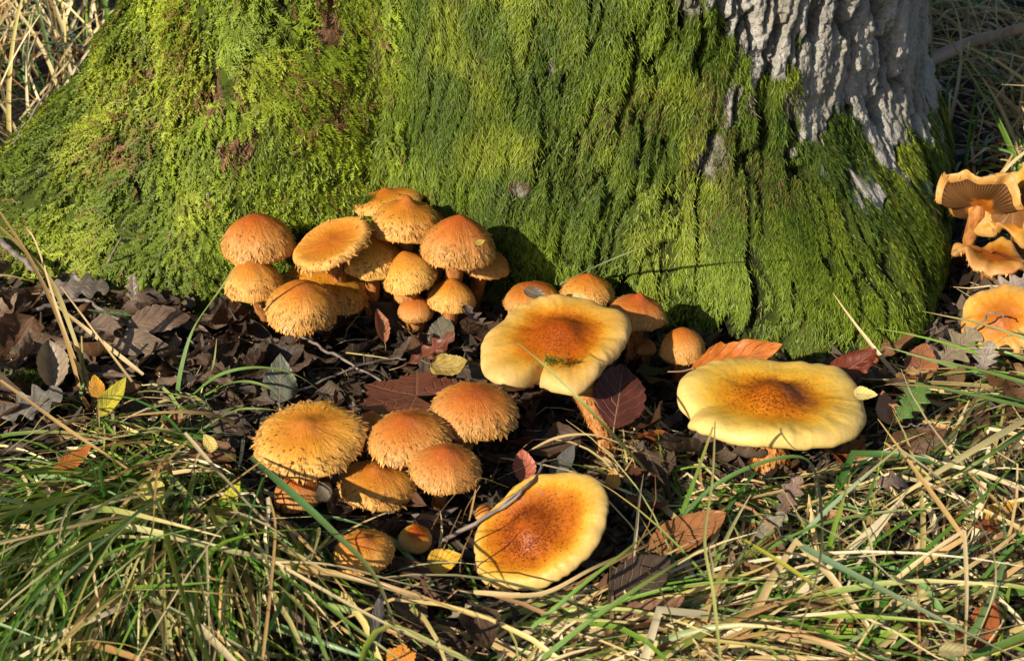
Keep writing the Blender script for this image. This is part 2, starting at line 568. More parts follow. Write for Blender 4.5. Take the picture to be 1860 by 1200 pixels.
def moss_colour(t, z, n, left, pt=None):
    s = np.radians(t) * 0.36
    b = sstep(-0.35, 0.45, fbm(s * 12, z * 10, seed=91, o=3))[:, None]
    y = sstep(0.05, 0.5, fbm(s * 30 + 3, z * 22, seed=95, o=2))[:, None]
    rnd = rng.random((n, 1))
    dark = np.array([0.075, 0.125, 0.009]); mid = np.array([0.185, 0.255, 0.015]); yel = np.array([0.30, 0.34, 0.026])
    c = dark * (1 - b) + mid * b
    c = c * (1 - 0.55 * y) + yel * 0.55 * y
    c = c * (0.55 + 0.9 * rnd)
    br = (rng.random((n, 1)) < 0.02 + 0.30 * sstep(0.2, 0.55, fbm(s * 22 + 40, z * 18, seed=97, o=2))[:, None])
    c = np.where(br, np.array([0.15, 0.105, 0.025]) * (0.6 + 0.7 * rnd), c)
    if pt is not None:
        dead = (pt > 0.25) & (rng.random(n) < 0.85)
        tone = np.where((t < -94)[:, None], np.array([0.15, 0.075, 0.035]), np.array([0.20, 0.18, 0.10]))
        c = np.where(dead[:, None], tone * (0.4 + 1.0 * rnd), c)
    return c

def ribbons(P0, D, N, L, W, lift, bend, segs, col, tipcol=1.25, sag=None):
    """flat tapering strands: root P0, direction D, surface normal N"""
    n = len(P0)
    roll = rng.normal(0, 0.55, (n, 1))
    side = unit(np.cross(D, N))
    wv = side * np.cos(roll) + N * np.sin(roll)
    V = []; C = []
    for k in range(segs + 1):
        t = k / segs
        p = P0 + D * (L[:, None] * t) + N * (lift[:, None] * (t - 0.0) * (1.0 - 0.5 * t)) + bend * (t * t)
        if sag is not None: p = p + sag * t * t
        w = W[:, None] * (1.0 - 0.85 * t ** 1.6) * 0.5
        V.append(p - wv * w); V.append(p + wv * w)
        cc = col * (0.8 + (tipcol - 0.8) * t)
        C.append(cc); C.append(cc)
    V = np.stack(V, 1).reshape(-1, 3); C = np.stack(C, 1).reshape(-1, 3)
    st = (segs + 1) * 2
    b = (np.arange(n) * st)[:, None]
    F = np.concatenate([b + np.array([[2 * k, 2 * k + 1, 2 * k + 3, 2 * k + 2]]) for k in range(segs)], 0)
    return V, F, C

def sample_trunk(n, t0, t1, z0, z1):
    t = rng.uniform(t0, t1, n); z = rng.uniform(z0, z1, n)
    keep = rng.random(n) < trunk_r(t, z) / 0.56
    return t[keep], z[keep]

def build_moss():
    # fine hanging moss on the main stem
    t, z = sample_trunk(980000, -128, 0, -0.01, 0.33)
    off, br, bare = surface_off(t, z)
    cs = crack_strength(t)
    pt = patches(t, z)
    leftw = sstep(-115, -122, t)
    prob = (1 - bare) * (1 - 0.78 * pt) * (1 - 0.97 * cs * (1 - br)) * (1 - 0.85 * leftw)
    smoothz = sstep(-121, -116, t) * (1 - sstep(-101, -94, t))
    fl_ = 0.12 + 0.45 * smoothz
    prob = prob * (fl_ + (1 - fl_) * sstep(-0.38, -0.02, fbm(np.radians(t) * .36 * 62, z * 34, seed=101, o=3)))
    k = rng.random(len(t)) < prob
    t, z, off, br, pt = t[k], z[k], off[k], br[k], pt[k]
    n = len(t)
    N = trunk_n(t, z)
    P0 = trunk_p(t, z, off + rng.uniform(0.0, 0.0032, n) + 0.002 * br)
    dn = np.array([0, 0, -1.0]); D = unit(dn - N * np.sum(dn * N, -1, keepdims=True))
    S = np.cross(D, N)
    s = np.radians(t) * .36
    fl = 0.45 * fbm(s * 35, z * 18, seed=103, o=2) + rng.normal(0, 0.36, n)
    fl = fl - 0.55 * np.sign(S[:, 0]) * sstep(-72, -56, t) * (0.6 + 0.8 * vnoise(s * 25, z * 14, seed=105))
    D = unit(D + S * fl[:, None])
    L = rng.uniform(0.0025, 0.0066, n)
    W = rng.uniform(0.0006, 0.0011, n)
    lift = rng.uniform(0.0002, 0.0030, n)
    bend = S * rng.normal(0, 0.0010, (n, 1))
    col = moss_colour(t, z, n, False, pt)
    V, F, C = ribbons(P0, D, N, L, W, lift, bend, 1, col)
    off3 = np.array([TC[0], TC[1], 0])
    me = np_mesh('hanging_moss', V - off3, [F], col=C, smooth=False)
    print('fine strands', n)
    obj('hanging_moss', me, M['moss'], TREE, kind='stuff', label='fine hanging green moss draped over the bark')
    # feathery moss on the left root
    t, z = sample_trunk(64000, -198, -112, -0.01, 0.36)
    off, br, bare = surface_off(t, z)
    pt = patches(t, z)
    leftw = sstep(-112, -121, t)
    pb = (1 - 0.60 * pt) * (0.1 + 0.9 * leftw) * (0.12 + 0.88 * sstep(-0.35, 0.02, fbm(np.radians(t) * .36 * 45, z * 38, seed=111, o=3)))
    k = rng.random(len(t)) < pb
    t, z, off, pt = t[k], z[k], off[k], pt[k]
    n = len(t)
    N = trunk_n(t, z)
    s = np.radians(t) * .36
    lump = fbm(s * 42, z * 36, seed=113, o=2)
    P0 = trunk_p(t, z, off + rng.uniform(-0.001, 0.006, n) + 0.009 * lump)
    dn = np.array([0, 0, -1.0]); D = unit(dn - N * np.sum(dn * N, -1, keepdims=True))
    S = np.cross(D, N)
    an = 1.3 * fbm(s * 24, z * 20, seed=115, o=2) + rng.normal(0, 0.5, n)
    D = D * np.cos(an)[:, None] + S * np.sin(an)[:, None]
    S = np.cross(D, N)
    L = rng.uniform(0.008, 0.021, n)
    lift = rng.uniform(0.001, 0.010, n)
    col = moss_colour(t, z, n, True, pt)
    col = col * 1.08 + np.array([0.02, 0.012, 0.0])
    Vs, Fs, Cs = [], [], []
    V, F, C = ribbons(P0, D, N, L, np.full(n, 0.0014), lift, S * 0, 2, col)
    Vs.append(V); Fs.append(F); Cs.append(C)
    base = len(V)
    tris = []
    for j in range(6):
        for sd in (-1, 1):
            tt = (j + 0.6 + 0.3 * sd * 0.5) / 6.4
            p = P0 + D * (L[:, None] * tt) + N * (lift[:, None] * tt * (1 - 0.5 * tt))
            ll = (0.0058 * (1 - 0.75 * tt) * rng.uniform(0.6, 1.25, n))[:, None]
            d2 = unit(D * 0.75 + S * sd * 0.8 + N * rng.normal(0.1, 0.45, (n, 1)))
            w = 0.0011
            q = np.stack([p - D * w, p + D * w * 0.9, p + d2 * ll], 1).reshape(-1, 3)
            Vs.append(q)
            cc = col[:, None, :] * np.array([0.85, 1.0, 1.3])[None, :, None]
            Cs.append(cc.reshape(-1, 3))
            tris.append(base + np.arange(n * 3).reshape(n, 3)); base += n * 3
    V = np.concatenate(Vs); C = np.concatenate(Cs)
    me = np_mesh('feathery_moss', V - off3, [Fs[0]] + tris, col=C, smooth=False)
    print('sprigs', n)
    obj('feathery_moss', me, M['moss'], TREE, kind='stuff', label='coarse feathery yellow-green moss on the spreading root')
build_moss()

# ------------------------------------------------------------------ mushrooms
def catmull(pts, n):
    P = np.asarray(pts, float)
    Q = np.vstack([2 * P[0] - P[1], P, 2 * P[-1] - P[-2]])
    seg = len(P) - 1
    u = np.linspace(0, seg, n)
    i = np.minimum(u.astype(int), seg - 1); t = (u - i)[:, None]
    a, b, c, d = Q[i], Q[i + 1], Q[i + 2], Q[i + 3]
    return 0.5 * (2 * b + (c - a) * t + (2 * a - 5 * b + 4 * c - d) * t ** 2 + (3 * b - a - 3 * c + d) * t ** 3)

PROF = {  # (radius, height) from the apex over the margin
    'cone': [(0, 1.0), (.07, .985), (.18, .92), (.34, .80), (.54, .635), (.73, .45), (.88, .23), (.975, -.02), (1.0, -.20), (.975, -.33), (.91, -.32)],
    'dome': [(0, 1.0), (.12, .98), (.26, .91), (.44, .80), (.62, .66), (.79, .48), (.92, .25), (.99, -.02), (1.005, -.20), (.97, -.34), (.90, -.33)],
    'low': [(0, 1.08), (.08, 1.03), (.2, .86), (.36, .71), (.55, .60), (.74, .46), (.88, .26), (.97, 0.0), (1.0, -.16), (.98, -.27), (.92, -.25)],
    'flat': [(0, .92), (.09, .87), (.20, .66), (.33, .40), (.48, .28), (.68, .38), (.81, .42), (.90, .36), (.965, .20), (1.0, -.02), (.995, -.20), (.955, -.32), (.89, -.30)],
    'dish': [(0, .34), (.12, .32), (.25, .27), (.42, .24), (.60, .28), (.76, .38), (.88, .40), (.96, .2), (1.0, -.12), (.99, -.42), (.94, -.55), (.88, -.5)],
    'bud': [(0, 1.0), (.2, .95), (.42, .82), (.64, .62), (.84, .36), (.97, .05), (1.0, -.14), (.96, -.34), (.85, -.46), (.72, -.48)],
}
UNDER = [(.80, .0), (.5, .10), (.25, .16), (.08, .18)]

def frame_from(n):
    n = np.asarray(n, float); n = n / np.linalg.norm(n)
    x = np.cross(np.array([0, 1.0, 0]), n); x /= np.linalg.norm(x)
    y = np.cross(n, x)
    return x, y, n

def shroom(label, u, v, z, wpx, root, kind='cone', hr=0.8, ratio=0.47, tilt=0, smooth=False, wave=0.05, scales=500, fringe=90, stem_px=13,
           stem_bend=0.0, outline=None, gills=False, stem_scales=0, seed=None, notch=None, cup=0.0, group='mushrooms growing round the foot of the tree', shade=1.0, apexoff=(0, 0), stemless=False, zone=1.0):
    """u, v: middle of the cap's margin in the photograph, z: its height; wpx: width of the cap; root: (u, v) of the foot on the ground."""
    seed = seed if seed is not None else int(u * 7 + v)
    rg = np.random.default_rng(seed)
    c = at_z(u, v, z)
    m = mpp(c)
    Rm = wpx * m * 0.5
    if kind in ('cone', 'dome', 'low', 'bud') and not smooth:
        v = v - 8; c = at_z(u, v, z); hr = hr * 1.06
    H = Rm * hr
    k = math.sqrt(max(0.0, 1 - ratio ** 2))
    tl = R_(tilt)
    nrm = RIGHT * (k * math.sin(tl)) + UP * (k * math.cos(tl)) - FWD * ratio
    ex, ey, ez = frame_from(nrm)
    rp = at_z(root[0], root[1], 0.0)
    rp[2] = float(gz(rp[0], rp[1])) - 0.012
    E = empty('mushroom', (rp[0], rp[1], rp[2] + 0.012), label, 'mushroom', group)
    org = np.array(E.location)
    # outline as a radius per angle
    NA = 180 if smooth else 112
    ph = np.linspace(0, 2 * np.pi, NA, endpoint=False)
    if outline is not None:
        pr = []
        for (pu, pv) in outline:
            d = ray(pu, pv)
            q = CAM + d * (np.dot(c - CAM, ez) / np.dot(d, ez)) - c
            pr.append((math.atan2(np.dot(q, ey), np.dot(q, ex)) % (2 * math.pi), math.hypot(np.dot(q, ex), np.dot(q, ey))))
        pr.sort()
        pa = np.array([p[0] for p in pr]); pl = np.array([p[1] for p in pr]) / Rm
        fine = np.linspace(0, 2 * np.pi, 360, endpoint=False)
        rr = np.interp(fine, np.concatenate([pa - 2 * np.pi, pa, pa + 2 * np.pi]), np.tile(pl, 3))
        kk = np.exp(-0.5 * (np.arange(-9, 10) / 3.2) ** 2); kk /= kk.sum()
        rr = np.convolve(np.concatenate([rr[-9:], rr, rr[:9]]), kk, 'valid')
        RA = lambda a: np.interp(a % (2 * np.pi), np.append(fine, 2 * np.pi), np.append(rr, rr[0])) + 0.012 * vnoise(np.cos(a) * 7, np.sin(a) * 7, seed=31) - 0.035 * np.maximum(0, vnoise(np.cos(a) * 16 + 3, np.sin(a) * 16, seed=33) - .62)
    else:
        o1, o2, o3 = rg.random(3) * 50
        RA = lambda a: 1 + wave * (vnoise(np.cos(a) * 1.3 + o1, np.sin(a) * 1.3 + o2, seed=5) + 0.5 * vnoise(np.cos(a) * 3 + o3, np.sin(a) * 3, seed=6))
    w1, w2 = rg.random(2) * 90
    wz = lambda a: wave * 1.5 * (vnoise(np.cos(a) * 1.6 + w1, np.sin(a) * 1.6 + w2, seed=8) + 0.35 * vnoise(np.cos(a) * 5 + w2, np.sin(a) * 5 + w1, seed=9))
    prof = catmull(PROF[kind], 46)
    seglen = np.concatenate([[0], np.cumsum(np.linalg.norm(np.diff(prof, axis=0), axis=1))]); tt = seglen / seglen[-1]
    def surf(t, a):
        r0 = np.interp(t, tt, prof[:, 0]); z0 = np.interp(t, tt, prof[:, 1])
        r = r0 * (1 + (RA(a) - 1) * np.clip(r0, 0, 1) ** 1.2)
        wob = (0.05 if smooth else 0.02) * fbm(r * np.cos(a) * (2.2 if smooth else 4) + w1, r * np.sin(a) * (2.2 if smooth else 4) + w2, seed=12, o=3) + 0.007 * fbm(np.cos(a) * 16 + w1, np.sin(a) * 16 + w2, r0 * 3, seed=13, o=2) * r0
        if outline is not None or smooth:     # shallow pleats near the margin
            wob = wob + 0.013 * np.sin(a * 23 + 3 * np.sin(a * 5 + w1)) * sstep(0.75, 1.0, r0) * vnoise(np.cos(a) * 2.2, np.sin(a) * 2.2 + w1, seed=14)
        zz = z0 * hr + wz(a) * r0 ** 2.5 + wob + cup * r0 ** 2
        if notch is not None:
            dphi = (a - nphi + np.pi) % (2 * np.pi) - np.pi
            g = np.exp(-(dphi / notch[1]) ** 2)
            r = r * (1 - notch[2] * g * sstep(0.45, 0.95, r0))
            zz = zz - notch[3] * np.exp(-(dphi / (notch[1] * 2.2)) ** 2) * sstep(0.35, 1.0, r0)
        ax_, ay_ = apexoff
        sh = (1 - np.clip(r0, 0, 1) ** 1.5)
        lx = r * np.cos(a) + ax_ * sh; ly = r * np.sin(a) + ay_ * sh
        return (c + Rm * (lx[..., None] * ex + ly[..., None] * ey + zz[..., None] * ez)), r0
    if notch is not None:
        d_ = ray(notch[0][0], notch[0][1])
        q_ = CAM + d_ * (np.dot(c - CAM, ez) / np.dot(d_, ez)) - c
        nphi = math.atan2(np.dot(q_, ey), np.dot(q_, ex))
    tg = np.linspace(0, 1, 44)
    T, A = np.meshgrid(tg, ph, indexing='ij')
    P, r0 = surf(T, A)
    rows = [P]; rads = [r0]
    edge = P[-1]; last = prof[-1]
    for (ur, uz) in UNDER:
        f = ur / last[0]
        q = c + (edge - c) * f
        zc = ((edge - c) @ ez)[:, None]
        q = q - ez * ((q - c) @ ez)[:, None] + ez * (zc * f * f + (uz * hr * 0.9 + cup * 0.5) * Rm * (1 - f * f))
        rows.append(q[None]); rads.append(np.full((1, NA), 1.2))
    V = np.concatenate(rows, 0); RD = np.concatenate(rads, 0)
    nr = V.shape[0]
    ll = np.stack([np.cos(A[0])[None, :].repeat(nr, 0), np.sin(A[0])[None, :].repeat(nr, 0), RD], -1)
    RD = np.where(RD < 1.04, np.clip(RD, 0, 1.03) ** zone, RD)
    me = np_mesh('cap', V.reshape(-1, 3) - org, [grid_faces(nr, NA, True)], vec=ll.reshape(-1, 3), rad=RD.ravel())
    cap = obj('cap', me, M['cap_old'] if group.startswith('old') else M['cap_smooth'] if smooth else M['cap_scaly'], E)
    # scales that stand off the skin, and the shaggy margin
    if scales or fringe:
        n = int(scales * .6) if not smooth else int(scales * 4)
        t = rg.random(n) ** 0.36 * 0.82 if not smooth else np.minimum(np.abs(rg.normal(.22 * zone ** .5, .11, n)), .40 * zone ** .4 + rg.normal(0, .02, n))
        t = np.abs(t)
        a = rg.random(n) * 2 * np.pi
        p, rr0 = surf(t, a); p2, _ = surf(t + 0.02, a)
        d = unit(p2 - p)
        pa_, _ = surf(t, a + 0.03); s = unit(pa_ - p); nn = unit(np.cross(d, s))
        nn = np.where(np.sum(nn * ez, -1, keepdims=True) < 0, -nn, nn)
        ln = (rg.uniform(0.06, 0.19, n) * (0.14 + 1.0 * rr0 ** 1.5) * Rm)[:, None]
        if smooth: ln = rg.uniform(.012, .040, (n, 1)) * Rm
        wd = ln * 0.36
        lift = rg.uniform(0.10, 0.85, n)[:, None] * (0.5 if not smooth else 0.35)
        tri = np.stack([p - s * wd - nn * 0.0002, p + s * wd - nn * 0.0002, p + d * ln + nn * ln * lift + s * wd * rg.normal(0, 1, (n, 1))], 1)
        mixv = rg.random((n, 1))
        q2 = sstep(.25, .95, rr0)[:, None]; base = np.array([0.40, 0.105, 0.004]) * (1 - q2) + np.array([0.67, 0.345, 0.085]) * q2
        if smooth: base = np.array([[0.17, 0.028, 0.001]]) if zone > 1.5 else np.array([[0.30, 0.066, 0.003]])
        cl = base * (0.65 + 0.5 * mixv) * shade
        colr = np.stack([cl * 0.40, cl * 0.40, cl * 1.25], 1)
        vs = [tri.reshape(-1, 3)]; cs = [colr.reshape(-1, 3)]
        if fringe:
            f = fringe
            t = rg.uniform(0.76, 0.97, f); a = (np.arange(f) + rg.random(f)) / f * 2 * np.pi
            p, rr0 = surf(t, a); p2, _ = surf(np.minimum(t + 0.02, 1), a); d = unit(p2 - p)
            pa_, _ = surf(t, a + 0.03); s = unit(pa_ - p)
            out = unit(p - c - ez * ((p - c) @ ez)[:, None])
            ln = rg.uniform(0.04, 0.12, f)[:, None] * Rm; wd = ln * rg.uniform(0.2, 0.45, (f, 1))
            dd = unit(d * 0.7 + out * rg.uniform(0.1, 0.7, (f, 1)) - ez * 0.25)
            tri = np.stack([p - s * wd, p + s * wd, p + dd * ln], 1)
            cl = np.array([0.66, 0.33, 0.08]) * rg.uniform(0.6, 1.2, (f, 1)) * shade
            vs.append(tri.reshape(-1, 3)); cs.append(np.repeat(cl, 3, 0))
        VV = np.concatenate(vs); CC = np.concatenate(cs)
        ms = np_mesh('scales', VV - org, [np.arange(len(VV)).reshape(-1, 3)], col=CC, smooth=False)
        obj('scales', ms, M['scales'], cap, kind='stuff')
    if gills:
        ng = 80; rowsg = []
        rr_ = np.linspace(0.03, 0.95, 10)
        ag = np.linspace(0, 2 * np.pi, ng * 2, endpoint=False)
        ei = np.interp(ag, np.append(ph, 2 * np.pi), np.arange(NA + 1)) 
        i0 = ei.astype(int) % NA; i1 = (i0 + 1) % NA; fr = (ei - ei.astype(int))[:, None]
        eg = edge[i0] * (1 - fr) + edge[i1] * fr
        for q_ in rr_:
            f = q_
            q = c + (eg - c) * f
            zc = ((eg - c) @ ez)[:, None]
            q = q - ez * ((q - c) @ ez)[:, None] + ez * (zc * f * f + (0.14 * hr + cup * 0.5) * Rm * (1 - f * f))
            dep = np.where(np.arange(ng * 2) % 2 == 0, 0.004, 0.13) * Rm * math.sin(math.pi * min(1, f * 1.02) ** 1.5) + 0.004 * Rm
            rowsg.append((q - ez * dep[:, None])[None])
        VG = np.concatenate(rowsg, 0)
        lg = np.stack([np.cos(ag)[None].repeat(10, 0) * 3, np.sin(ag)[None].repeat(10, 0) * 3, rr_[:, None].repeat(ng * 2, 1)], -1)
        mg = np_mesh('gills', VG.reshape(-1, 3) - org, [grid_faces(10, ng * 2, True)], vec=lg.reshape(-1, 3), smooth=False, rad=np.tile(np.arange(ng * 2) % 2, (10, 1)).astype(float).ravel())
        obj('gills', mg, M['gills'], cap)
    # stem
    if stemless:
        return E, c, Rm
    top = c + ez * (0.16 * hr * Rm + cup * 0.55 * Rm)
    sr = stem_px * m
    side = np.cross(rp - top, FWD); side = side / (np.linalg.norm(side) + 1e-9)
    mid = (top + rp) / 2 - ez * 0.12 * np.linalg.norm(top - rp) + side * stem_bend * np.linalg.norm(top - rp)
    path = catmull([top, mid, rp], 22)
    tang = unit(np.gradient(path, axis=0))
    ns = 20; rings = []
    ang = np.linspace(0, 2 * np.pi, ns, endpoint=False)
    for i, (p, tv) in enumerate(zip(path, tang)):
        a1 = np.cross(tv, FWD); a1 /= np.linalg.norm(a1); a2 = np.cross(tv, a1)
        s_ = i / 21
        r = min(1.0, .35 + s_ * 7) * sr * (1.25 - 0.35 * math.sin(math.pi * s_) + 0.15 * s_) * (1 + 0.10 * vnoise(np.cos(ang) * 2 + w1, np.sin(ang) * 2, np.full(ns, i * 0.5), seed=3))
        rings.append(p + (np.cos(ang) * r)[:, None] * a1 + (np.sin(ang) * r)[:, None] * a2)
    VS = np.concatenate(rings)
    stem = obj('stem', np_mesh('stem', VS - org, [grid_faces(22, ns, True)]), M['stem'], E)
    if stem_scales:
        n = stem_scales
        i = rg.integers(1, 20, n); j = rg.integers(0, ns, n)
        p = VS[i * ns + j]; cen = path[i]; o_ = unit(p - cen); tv = tang[i]; sd = np.cross(tv, o_)
        ln = rg.uniform(0.10, 0.35, (n, 1)) * sr * 1.3
        dr = np.where(rg.random((n, 1)) < .5, -1, 1)
        tri = np.stack([p - sd * ln * .35, p + sd * ln * .35, p + tv * ln * dr + o_ * ln * rg.uniform(.2, .9, (n, 1))], 1).reshape(-1, 3)
        cl = np.repeat(np.array([0.62, 0.27, 0.06]) * rg.uniform(.5, 1.2, (n, 1)), 3, 0)
        obj('scales', np_mesh('stem_scales', tri - org, [np.arange(len(tri)).reshape(-1, 3)], col=cl, smooth=False), M['scales'], stem, kind='stuff')
    return E, c, Rm

CAPS = []
def S_(*a, **k):
    E, c, Rm = shroom(*a, **k); CAPS.append((c, Rm, E)); return E

GA = 'crowded orange mushrooms in the mossy hollow'
GB = 'mushrooms between hollow and right-hand root'
GD = 'mushrooms in the grass in front'
GE = 'old mushrooms behind the right-hand root'
# upper cluster
S_('rounded orange cap right above a smaller cone cap, beside the bare twig in the moss', 469, 448, .075, 134, (500, 560), 'dome', .78, .44, -2, scales=900, fringe=120, group=GA)
S_('cone-shaped orange cap with a grass blade across it, right under the rounded cap', 461, 520, .055, 108, (500, 590), 'cone', .84, .46, -3, scales=700, fringe=100, stem_scales=140, stem_px=14, group=GA)
S_('large shaggy orange cap lowest in the upper cluster, overhanging the dark leaf litter', 548, 566, .048, 131, (560, 620), 'dome', .74, .56, 3, scales=1100, fringe=150, group=GA)
S_('wide low orange cap half hidden behind the lowest shaggy cap', 592, 528, .038, 164, (600, 600), 'low', .55, .52, 16, scales=700, fringe=90, group=GA)
S_('flat oval tan-orange cap tilted to one side in the upper cluster, with a pale margin', 602, 443, .083, 152, (620, 580), 'dish', .26, .55, -24, smooth=False, scales=160, fringe=0, zone=1.2, group=GA)
S_('orange cone cap tucked under the edge of the tilted oval cap', 677, 480, .062, 116, (675, 580), 'cone', .80, .45, 2, scales=700, fringe=90, group=GA)
S_('orange cap with shaggy pale margin directly below the moss-topped cap', 738, 413, .086, 132, (725, 570), 'low', .72, .46, 4, scales=700, fringe=110, group=GA)
S_('thin pale orange cap with moss on its edge, topmost of the upper cluster', 704, 376, .084, 128, (705, 560), 'low', .40, .34, -12, smooth=False, scales=200, fringe=0, group=GA)
S_('orange cap mostly hidden behind two others against the mossy trunk', 805, 402, .070, 100, (780, 560), 'low', .5, .45, 12, scales=350, fringe=40, group=GA)
S_('pointed orange cap with a yellow flake on it and ragged veil below its rim', 833, 452, .080, 137, (800, 590), 'cone', .82, .48, 4, scales=900, fringe=120, stem_scales=160, stem_px=16, group=GA)
S_('shaggy orange cap just under and behind the pointed cap with yellow flake', 876, 486, .052, 100, (850, 560), 'low', .6, .45, 10, scales=500, fringe=110, group=GA)
S_('small very shaggy orange cone cap leaning over, in the middle of the upper cluster', 744, 508, .056, 98, (745, 600), 'cone', .95, .46, -14, scales=700, fringe=110, stem_px=15, group=GA)
S_('round dull orange button mushroom close to the ground, lowest under the shaggy cone', 755, 572, .026, 66, (758, 606), 'bud', .8, .45, 0, scales=260, fringe=60, stem_px=14, group=GA)
S_('small shaggy orange cap with one half in shadow, beside the round button', 820, 548, .038, 86, (815, 610), 'cone', .85, .46, 4, scales=420, fringe=80, group=GA)
S_('tiny orange button squeezed between the stems over the dark hole', 733, 548, .026, 36, (738, 590), 'bud', .8, .45, 0, scales=120, fringe=30, stem_px=8, group=GA)
# middle
S_('big pale yellow cap with rust centre, wavy lobes and a notch, on a curved stem', 1012, 628, .060, 270, (1098, 862), 'flat', .25, .60, -6, smooth=True, wave=.05, scales=700, fringe=0, stem_px=22, stem_bend=0.12, stem_scales=700, notch=((966, 690), .06, .46, .12),
   outline=[(872, 640), (882, 612), (915, 580), (925, 560), (960, 548), (1010, 546), (1060, 546), (1105, 553), (1140, 572), (1148, 598), (1130, 632), (1100, 662), (1075, 692), (1045, 712), (1010, 706), (985, 692), (966, 682), (945, 694), (915, 700), (886, 684)],
   zone=1.12, apexoff=(.08, .16), group=GB)
S_('orange cap with a dark leaf on it, behind the big lobed yellow cap', 968, 552, .030, 104, (975, 590), 'dome', .6, .46, -4, scales=350, fringe=40, group=GB)
S_('orange cap with a pale scrap on it, against the trunk behind the lobed yellow cap', 1068, 536, .040, 98, (1070, 590), 'cone', .66, .46, 2, scales=500, fringe=70, group=GB)
S_('shaggy orange cap peeking out right behind the lobed yellow cap, over a dark red leaf', 1158, 577, .048, 106, (1150, 650), 'low', .72, .48, 6, scales=600, fringe=100, stem_px=13, stem_scales=120, group=GB)
S_('tiny shaded brown button beside the stem of the shaggy cap', 1173, 640, .016, 38, (1175, 660), 'bud', .9, .45, 0, scales=120, fringe=30, stem_px=8, group=GB)
S_('small shaded russet mushroom alone in front of the moss, with round cap', 1240, 640, .032, 84, (1232, 686), 'dome', .92, .45, -2, scales=420, fringe=70, stem_px=15, group=GB)
S_('largest pale yellow flat cap with an orange centre, beside the curled orange leaf', 1405, 738, .046, 330, (1402, 862), 'flat', .25, .47, 1, smooth=True, wave=.02, scales=800, fringe=0, stem_px=30, stem_scales=900, notch=((1236, 742), .16, .10, .14),
   outline=[(1232, 712), (1240, 684), (1275, 664), (1330, 656), (1400, 662), (1470, 664), (1522, 670), (1556, 700), (1571, 742), (1566, 776), (1535, 798), (1480, 806), (1400, 806), (1330, 796), (1285, 783), (1250, 762), (1238, 738)],
   zone=1.0, apexoff=(-.0, .05), group=GB)
# front cluster
S_('broad orange cap with low knob and ragged rim, largest of the front cluster', 562, 802, .048, 208, (600, 900), 'low', .34, .60, -6, scales=520, fringe=60, wave=.06, stem_px=16, group=GD)
S_('orange cap in the middle of the front cluster, touching the broad knobbed cap', 740, 800, .048, 155, (720, 900), 'cone', .54, .50, -6, scales=900, fringe=100, group=GD)
S_('round orange shaggy cap at the back of the front cluster, below the lobed yellow cap', 862, 754, .050, 153, (815, 850), 'dome', .57, .56, 2, scales=1000, fringe=130, stem_px=16, group=GD)
S_('neat orange cone cap with streaked sides, lowest right of the front cluster', 810, 857, .044, 126, (780, 920), 'cone', .68, .58, 2, scales=900, fringe=110, group=GD)
S_('orange cap tucked under the front cluster, split by a shadow', 684, 886, .026, 142, (690, 930), 'low', .5, .50, 2, scales=700, fringe=110, group=GD)
S_('dull shaded orange cap under the broad knobbed cap, behind a curled grey leaf', 540, 905, .024, 92, (560, 935), 'dome', .8, .45, -6, scales=400, fringe=70, group=GD)
S_('small pale orange cap wedged between the two biggest caps of the front cluster', 672, 776, .038, 56, (675, 850), 'bud', .7, .45, 0, scales=160, fringe=20, stem_px=8, group=GD)
S_('low orange cap on the dark ground below the front cluster, under a green blade', 661, 1008, .030, 112, (668, 1050), 'low', .62, .56, 0, scales=450, fringe=60, group=GD)
S_('orange button with a flat yellow top, alone on the black soil', 755, 978, .018, 62, (758, 1000), 'bud', .75, .66, 12, scales=120, fringe=20, stem_px=15, smooth=True, group=GD)
S_('wide flat yellow cap with rust-speckled centre, tipped over and striped by grass shadows', 985, 963, .030, 285, (1000, 1010), 'flat', .22, .67, -35, smooth=True, wave=.03, scales=1100, fringe=0, stem_px=20,
   outline=[(862, 1000), (870, 960), (888, 935), (915, 905), (950, 880), (1000, 860), (1050, 857), (1088, 872), (1106, 905), (1098, 950), (1082, 990), (1050, 1022), (1005, 1052), (955, 1068), (905, 1068), (875, 1054), (864, 1030)],
   zone=1.75, apexoff=(-.16, .02), group=GD)
S_('tiny rust button at the dark edge of the tipped-over yellow cap', 880, 940, .020, 36, (884, 965), 'bud', .9, .45, 0, scales=60, fringe=10, stem_px=8, group=GD)
# right
S_('old brown mushroom tipped back to show dark gills, beside the mossy root', 1776, 384, .058, 160, (1752, 462), 'flat', .14, -.34, 26, smooth=True, wave=.20, scales=0, fringe=40, gills=True, stem_px=13, cup=.3, group=GE)
S_('bright orange ruffled cap standing up behind the one with dark gills', 1856, 385, .062, 160, (1830, 470), 'dish', .24, .5, -48, smooth=True, wave=.34, scales=0, fringe=30, stem_px=14, cup=.4, group=GE)
S_('old frilled tan mushroom with gills on its torn rim, under the dark-gilled cap', 1806, 466, .034, 150, (1800, 500), 'dish', .20, .30, 8, smooth=True, wave=.22, scales=0, fringe=60, gills=True, stem_px=18, group=GE)
S_('flat orange cap with cream rim tipped over beside the foot of the mossy root', 1818, 580, .034, 142, (1815, 610), 'low', .22, .80, -50, smooth=True, wave=.1, scales=300, fringe=0, stem_px=14, group=GE)

